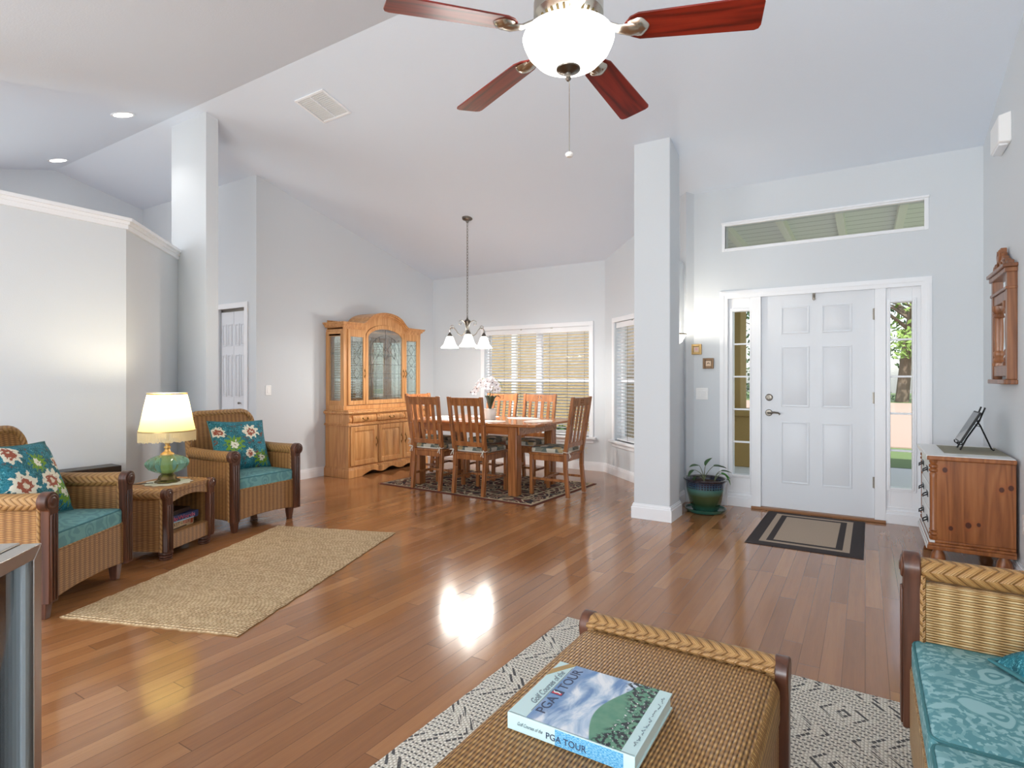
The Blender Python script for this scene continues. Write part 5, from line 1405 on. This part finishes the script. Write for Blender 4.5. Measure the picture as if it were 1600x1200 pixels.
sc = thing('wall_sconce', 'lit half-bowl wall sconce on the low entry wall behind the column', 'lamp', (-1.55, 5.42, 1.62))
build('backplate', MB().box(0, -.055, -.07, .016, .055, .05), 'nickel_dark', sc, .004)
hbm = MB()
prof = [(.012, -.058), (.045, -.050), (.080, -.025), (.105, .020), (.110, .036)]
for i in range(len(prof) - 1):
    for k in range(14):
        a0, a1 = R(-90 + 180 * k / 14), R(-90 + 180 * (k + 1) / 14)
        q = [(prof[i][0] * math.cos(a0), prof[i][0] * math.sin(a0), prof[i][1]), (prof[i][0] * math.cos(a1), prof[i][0] * math.sin(a1), prof[i][1]), (prof[i + 1][0] * math.cos(a1), prof[i + 1][0] * math.sin(a1), prof[i + 1][1]), (prof[i + 1][0] * math.cos(a0), prof[i + 1][0] * math.sin(a0), prof[i + 1][1])]
        b_ = len(hbm.v); hbm.v += [Vector(p) for p in q]; hbm.face([b_, b_ + 1, b_ + 2, b_ + 3])
so_ = build('glass_shade', hbm, 'sconce_glow', sc); md = so_.modifiers.new('thick', 'SOLIDIFY'); md.thickness = .004
build('rim', MB().tube([(.111 * math.cos(R(q)), .111 * math.sin(R(q)), .038) for q in range(-90, 91, 12)], .006, 8), 'bronze', sc)
build('finial', MB().lathe([(0, -.085), (.007, -.078), (.005, -.066), (.013, -.056), (0, -.052)], 12, (.012, 0, 0)), 'nickel_dark', sc)
light('sconce_bulb', 'POINT', (-1.495, 5.42, 1.665), 9, color=(1, .9, .76), radius=.02)

def picture(label, x, z, fmat, inner):
    t = thing('picture_frame', label, 'picture', (x, YF, z), 0, 'small framed pictures')
    frame_ = frame_ring(MB(), -.052, -.052, .052, .052, .021, -.022, 0); frame_ring(frame_, -.034, -.034, .034, .034, .007, -.015, -.003)
    build('frame', frame_, fmat, t, .003)
    build('mat_board', MB().box(-.032, -.006, -.032, .032, -.002, .032), 'cream_paper', t, smooth=False)
    build('motif', inner, 'ink_brown' if fmat != 'gold_frame' else 'ink_pink', t)
picture('small gold framed picture, the higher one left of the front door', -1.440, 1.530, 'gold_frame', MB().lathe([(0, 0), (.012, 0), (.012, .002), (0, .002)], 16, fn=lambda a, z: 1 + .25 * math.cos(5 * a)).xf(Matrix.Translation((0, -.006, .002)) @ Matrix.Rotation(PI / 2, 4, 'X')))
picture('small bronze framed picture, the lower one left of the front door', -1.323, 1.388, 'bronze_frame', MB().tube([(.010 * math.cos(R(q)), -.0075, .010 * math.sin(R(q)) - .004) for q in range(0, 181, 20)], .003, 6))
def switch(name, label, mtx, gang, outlet=False):
    t = thing(name, label, 'outlet' if outlet else 'switch'); t.matrix_world = mtx
    w = .036 + .023 * (gang - 1)
    build('cover_plate', MB().box(-w, -.006, -.058, w, 0, .058), 'plastic_white', t, .003)
    for g in range(gang):
        x = (g - (gang - 1) / 2) * .046
        if outlet:
            for z in (-.02, .02): build('socket', MB().box(-.016, -.009, z - .014, .016, -.005, z + .014), 'plastic_white', t, .002)
        else:
            build('rocker', MB().hexa([(x - .016, -.006, -.033), (x + .016, -.006, -.033), (x + .016, -.006, .033), (x - .016, -.006, .033)], [(x - .015, -.008 if g else -.012, -.032), (x + .015, -.008 if g else -.012, -.032), (x + .015, -.012 if g else -.008, .032), (x - .015, -.012 if g else -.008, .032)]), 'plastic_white', t, .001)
switch('light_switch', 'white double light switch left of the front door', Matrix.Translation((-1.386, YF, 1.086)), 2)
switch('light_switch', 'white single light switch on the wall left of the china cabinet', Matrix.Translation((XC, 4.091, 1.10)) @ Matrix.Rotation(PI / 2, 4, 'Z'), 1)
switch('power_outlet', 'white wall outlet low on the right wall beside the pine chest', Matrix.Translation((XR, 4.44, .374)) @ Matrix.Rotation(-PI / 2, 4, 'Z'), 1, True)
dc = thing('door_chime', 'white door chime box high on the right wall', 'door chime', (XR, 4.95, 2.87))
build('cover', MB().hexa([(-.065, -.14, -.09), (0, -.16, -.10), (0, .16, -.10), (-.065, .14, -.09)], [(-.065, -.14, .085), (0, -.16, .095), (0, .16, .095), (-.065, .14, .085)]), 'plastic_white', dc, .008)
build('grille', MB().box(-.058, -.11, -.106, -.012, .11, -.092), 'white_trim', dc, .002)

# ================================================================= ENTRY
pp = thing('potted_plant', 'small leafy plant in a blue green glazed pot between the column and front door', 'plant', (-1.268, 5.46, 0))
build('saucer', MB().lathe([(0, .008), (.10, .008), (.13, .002), (.165, .004), (.182, .020), (.186, .036), (.178, .037), (.165, .022), (.13, .014), (0, .014)], 48), 'pot_glaze', pp)
build('pot', MB().lathe([(.0, .018), (.108, .018), (.120, .030), (.142, .090), (.160, .160), (.172, .225), (.176, .270), (.180, .286), (.194, .292), (.198, .302), (.192, .310), (.176, .308), (.166, .292), (.162, .270), (0, .268)], 56), 'pot_glaze', pp)
so = MB(); rnd = random.Random(2)
so.grid(lambda p, q: (.158 * q * math.cos(2 * PI * p), .158 * q * math.sin(2 * PI * p), .272 + rnd.uniform(0, .014) * (1 if 0 < q < 1 else 0)), 26, 6)
build('soil', so, 'soil', pp)
def leaf_stalk(base, ctrl, tip, L, w, dirv, mat):
    L *= 1.18; w *= 1.4
    b, c, t_ = Vector(base), Vector(ctrl), Vector(tip)
    pts = [b * (1 - u) ** 2 + c * 2 * u * (1 - u) + t_ * u * u for u in [i / 6 for i in range(7)]]
    sto = build('stem', MB().tube(pts, [.0042 - .0003 * i for i in range(7)], 6), 'stem', pp)
    d = Vector(dirv).normalized(); sd = d.cross(Vector((0, 0, 1))).normalized(); up = sd.cross(d)
    def fn(p, q):
        x = (p - .5) * 2; wd = w * math.sin(PI * q ** .8) ** .85
        return t_ + d * (L * q) + sd * (x * wd) + up * (abs(x) * wd * .35 - .18 * L * q * q)
    lo = build('leaf', MB().grid(fn, 6, 10), mat, pp); s_ = lo.modifiers.new('thick', 'SOLIDIFY'); s_.thickness = .0015
rx, ry = math.cos(R(YAW)), math.sin(R(YAW))          # direction across the view, for spreading the stalks
V = lambda a, z, k=0.0: (a * rx - k * ry, a * ry + k * rx, z)
B1, B2 = V(-.01, .28), V(.085, .28)
leaf_stalk(B1, V(-.01, .40), V(.000, .42), .085, .030, V(.045, .08), 'leaf')
leaf_stalk(B1, V(-.02, .37), V(-.055, .425), .085, .026, V(-.085, .004, -.01), 'leaf')
leaf_stalk(B1, V(-.02, .36), V(-.10, .385), .075, .028, V(-.07, -.055), 'leaf')
leaf_stalk(B1, V(-.04, .34), V(-.085, .33), .065, .022, V(-.03, -.06), 'leaf')
leaf_stalk(B1, V(.0, .36), V(.075, .42), .11, .028, V(.11, .0, .01), 'leaf')
leaf_stalk(B2, V(.095, .36), V(.145, .375), .085, .020, V(.085, .0), 'leaf')
leaf_stalk(B2, V(.10, .36), V(.14, .355), .085, .030, V(.08, -.03, -.02), 'leaf_bright')
leaf_stalk(B2, V(.13, .37), V(.185, .335), .085, .022, V(.055, -.075, -.02), 'leaf_bright')

# ---- pine chest
CX0, CX1, CY0, CY1 = .352, .782, 4.545, 5.275
ct = thing('pine_chest', 'knotty pine chest with painted drawers against the right wall by the front door', 'chest', ((CX0 + CX1) / 2, (CY0 + CY1) / 2, 0))
hx, hy = (CX1 - CX0) / 2, (CY1 - CY0) / 2
for sx in (-1, 1):
    for sy in (-1, 1): build('bun_foot', MB().lathe([(.020, 0), (.030, .010), (.036, .04), (.042, .075), (.036, .105), (.026, .125), (.026, .14)], 20, (sx * (hx - .05), sy * (hy - .05), 0)), 'pine', ct)
build('body', MB().box(-hx + .035, -hy + .012, .20, hx, hy - .012, .715), 'pine', ct, .003)
bm_ = MB()
for ov, z0, z1 in ((.012, .14, .165), (.006, .165, .182), (-.004, .182, .200)): bm_.box(-hx - ov, -hy - ov + .004, z0, hx, hy + ov - .004, z1)
build('base_moulding', bm_, 'pine', ct, .004)
fm_ = MB()
for ov, z0, z1 in ((.014, .142, .164), (.008, .166, .181), (-.002, .183, .199)): fm_.box(-hx - ov - .002, -hy + .004, z0, -hx + .03, hy - .004, z1)
b_ = build('painted_base_front', fm_, 'console_paint', ct, .003); b_['label'] = 'white painted front of the base'
build('top', MB().box(-hx - .014, -hy - .016, .716, hx, hy + .016, .743), 'pine', ct, .006)
tp_ = build('painted_top', MB().box(-hx - .0155, -hy - .010, .7425, hx - .004, hy + .010, .748).box(-hx - .0165, -hy - .012, .719, -hx - .010, hy + .012, .747), 'console_paint', ct, .002); tp_['label'] = 'white painted top surface and front edge'
build('front_panel', MB().box(-hx + .02, -hy + .05, .20, -hx + .036, hy - .05, .715), 'console_paint', ct)
for k in range(3):
    z0 = .212 + .168 * k
    do = build('drawer', MB().box(-hx + .006, -hy + .066, z0, -hx + .022, hy - .066, z0 + .156), 'console_paint', ct, .004)
    for y in (-.16, .16):
        m = MB().tube([(-hx + .004, y - .04, z0 + .085), (-hx - .016, y - .036, z0 + .075), (-hx - .020, y, z0 + .062), (-hx - .016, y + .036, z0 + .075), (-hx + .004, y + .04, z0 + .085)], .004, 8)
        m.box(-hx + .003, y - .052, z0 + .068, -hx + .007, y + .052, z0 + .102)
        build('handle', m, 'iron', do)
for sy in (-1, 1):
    pr = [(.022, .20), (.026, .206), (.026, .222), (.019, .228), (.027, .236), (.027, .248), (.019, .254), (.026, .262), (.022, .275), (.023, .60), (.024, .625), (.019, .634), (.027, .642), (.027, .654), (.019, .660), (.027, .668), (.027, .682), (.020, .690), (.025, .700), (.025, .715)]
    build('turned_column', MB().lathe(pr, 20, (-hx + .026, sy * (hy - .030), 0)), 'pine', ct)
rn = build('table_runner', MB().box(.445, 4.70, .7485, .776, 5.20, .7505), 'runner_cloth', None, smooth=False); tag(rn, 'thin olive cloth on top of the pine chest', 'cloth')
# tablet on its stand
tb = thing('tablet_stand', 'black wire easel stand holding a tablet on the pine chest', 'stand', (.55, 4.98, .7505))
for y in (-.075, .075):
    build('front_leg', MB().tube([(.000, y, .004), (.035, y, .085), (.102, y, .205), (.132, y, .295)], .0050, 8), 'iron', tb)
    build('ledge_hook', MB().tube([(.018, y, .045), (-.004, y, .036), (-.014, y, .045), (-.016, y, .060)], .004, 8), 'iron', tb)
build('cross_bar', MB().cyl((.102, -.078, .205), (.102, .078, .205), .0042, n=8).cyl((.018, -.078, .045), (.018, .078, .045), .004, n=8), 'iron', tb)
build('rear_leg', MB().tube([(.100, 0, .200), (.118, 0, .165), (.176, 0, .012), (.186, 0, .004), (.192, 0, .010)], .0048, 8), 'iron', tb)
build('stay_chain', MB().tube([(.088, 0, .178), (.100, 0, .166), (.122, 0, .160)], .0025, 6), 'iron', tb)
tab = thing('tablet', 'dark tablet leaning on the black easel stand', 'tablet')
tab.matrix_world = Matrix.Translation((.55 + .002, 4.98, .7505 + .052)) @ Matrix.Rotation(R(27.5), 4, 'Y')
build('body', MB().box(-.012, -.125, 0, 0, .125, .235), 'black', tab, .003)
build('screen', MB().box(-.0135, -.115, .010, -.0118, .115, .225), 'black_glass', tab, smooth=False)

# ---- wall mirror on the right wall (front faces -x)
mr = thing('wall_mirror', 'tall carved wood mirror with a crested top on the right wall', 'mirror', (XR, 4.89, 0))
mw = .26
fr = MB()
for s in (-1, 1):
    fr.box(-.05, min(s * mw, s * (mw - .055)), 1.235, 0, max(s * mw, s * (mw - .055)), 1.955)
fr.box(-.045, -mw + .05, 1.255, 0, mw - .05, 1.325).box(-.045, -mw + .05, 1.735, 0, mw - .05, 1.80)
build('frame', fr, 'mirror_wood', mr, .004)
build('cornice', MB().box(-.062, -mw - .012, 1.905, 0, mw + .012, 1.935).box(-.075, -mw - .024, 1.935, 0, mw + .024, 1.958).box(-.058, -mw - .004, 1.80, 0, mw + .004, 1.818), 'mirror_wood', mr, .004)
build('base_rail', MB().box(-.068, -mw - .018, 1.205, 0, mw + .018, 1.235), 'mirror_wood', mr, .005)
build('glass', MB().box(-.022, -mw + .05, 1.32, -.018, mw - .05, 1.74), 'mirror_glass', mr, smooth=False)
build('upper_glass', MB().box(-.022, -mw + .05, 1.815, -.018, mw - .05, 1.91), 'mirror_glass', mr, smooth=False)
for s in (-1, 1):
    pr = [(.030, 1.325), (.030, 1.345), (.020, 1.350), (.026, 1.365), (.016, 1.385), (.022, 1.40), (.022, 1.42), (.015, 1.43), (.018, 1.50), (.018, 1.60), (.015, 1.65), (.024, 1.66), (.018, 1.68), (.028, 1.70), (.030, 1.735)]
    build('half_column', MB().lathe(pr, 18, (-.030, s * (mw - .085), 0)), 'mirror_wood', mr)
cs = [(-.36, 1.958), (-.36, 2.0), (-.32, 2.005), (-.30, 1.985), (-.25, 2.0), (-.22, 2.04), (-.16, 2.05), (-.14, 2.08), (-.08, 2.075), (-.07, 2.12), (-.045, 2.13), (-.04, 2.175), (.04, 2.175), (.045, 2.13), (.07, 2.12), (.08, 2.075), (.14, 2.08), (.16, 2.05), (.22, 2.04), (.25, 2.0), (.30, 1.985), (.32, 2.005), (.36, 2.0), (.36, 1.958)]
cs = [(y_ * .68, 1.955 + (z_ - 1.958) * .66) for y_, z_ in cs]
crm = MB().prism(cs, 'x', -.045, -.012)
build('crest', crm, 'mirror_wood', mr, .004)
cv = MB()
for s in (-1, 1):
    cv.tube([(-.048, s * y_ * .68, 1.955 + (z_ - 1.958) * .66) for y_, z_ in ((.30, 1.972), (.24, 1.985), (.20, 2.02), (.14, 2.03), (.12, 2.0), (.15, 1.985), (.17, 2.0))], .009, 8)
    cv.tube([(-.048, s * y_ * .68, 1.955 + (z_ - 1.958) * .66) for y_, z_ in ((.03, 2.15), (.05, 2.09), (.03, 2.04), (.07, 2.01), (.09, 1.975))], .009, 8)
cv.lathe([(0, 0), (.026, 0), (.020, .012), (0, .016)], 16); cv.xf(Matrix.Translation((-.044, 0, 2.03)) @ Matrix.Rotation(-PI / 2, 4, 'Y'), len(cv.v) - 64)
build('carving', cv, 'mirror_wood', mr)

# ================================================================= STEEL BEVERAGE COOLER (bottom left)
cl_ = thing('beverage_cooler', 'stainless beverage cooler with a glass door at the lower left', 'cooler', (-1.748, .586, 0), R(-45))
# local x runs along the front toward the near end, the front faces +y
wd_, dp_, ht_ = .60, .56, .838
build('cabinet', MB().box(0, -dp_, .09, .018, -.045, ht_ - .03).box(wd_ - .018, -dp_, .09, wd_, -.045, ht_ - .03).box(0, -dp_, .09, wd_, -dp_ + .02, ht_ - .03).box(0, -dp_, .07, wd_, -.045, .10), 'black', cl_, .002)
build('top_panel', MB().box(0, -dp_, ht_ - .03, wd_, -.045, ht_), 'steel', cl_, .003)
dr_ = MB(); fw = .032
dr_.prism([(0, .10), (fw, .10 + fw), (fw, ht_ - .004 - fw), (0, ht_ - .004)], 'y', -.042, 0); dr_.prism([(wd_, .10), (wd_ - fw, .10 + fw), (wd_ - fw, ht_ - .004 - fw), (wd_, ht_ - .004)], 'y', -.042, 0)
dr_.prism([(0, ht_ - .004), (fw, ht_ - .004 - fw), (wd_ - fw, ht_ - .004 - fw), (wd_, ht_ - .004)], 'y', -.042, 0); dr_.prism([(0, .10), (fw, .10 + fw), (wd_ - fw, .10 + fw), (wd_, .10)], 'y', -.042, 0)
do_ = build('door_frame', dr_, 'steel', cl_, .0015)
build('door_glass', MB().box(fw, -.030, .10 + fw, wd_ - fw, -.022, ht_ - .004 - fw), 'glass', do_, smooth=False)
build('gasket', MB().box(fw - .002, -.034, .10 + fw, fw + .014, -.018, ht_ - .004 - fw), 'cooler_led', do_, smooth=False)
inn = MB().box(.018, -dp_ + .02, .10, .024, -.05, ht_ - .034).box(.024, -dp_ + .02, .10, wd_ - .018, -dp_ + .03, ht_ - .034)
build('liner', inn, 'dark_panel', cl_)
for z in (.30, .48, .66): build('rack', MB().box(.03, -dp_ + .05, z, wd_ - .03, -.08, z + .014), 'post_wood', cl_)
build('toe_kick', MB().box(.02, -dp_ + .02, 0, wd_ - .02, -.08, .08), 'black', cl_)
bt = build('black_tray', MB().prism([(.01, -.50), (.40, -.50), (.40, -.14), (.05, -.14)], 'z', 0, .014), 'black', None, .004)
bt.location = (-1.748, .586, ht_ + .0005); bt.rotation_euler = (0, 0, R(-45)); tag(bt, 'flat black tray lying on the steel beverage cooler', 'tray')
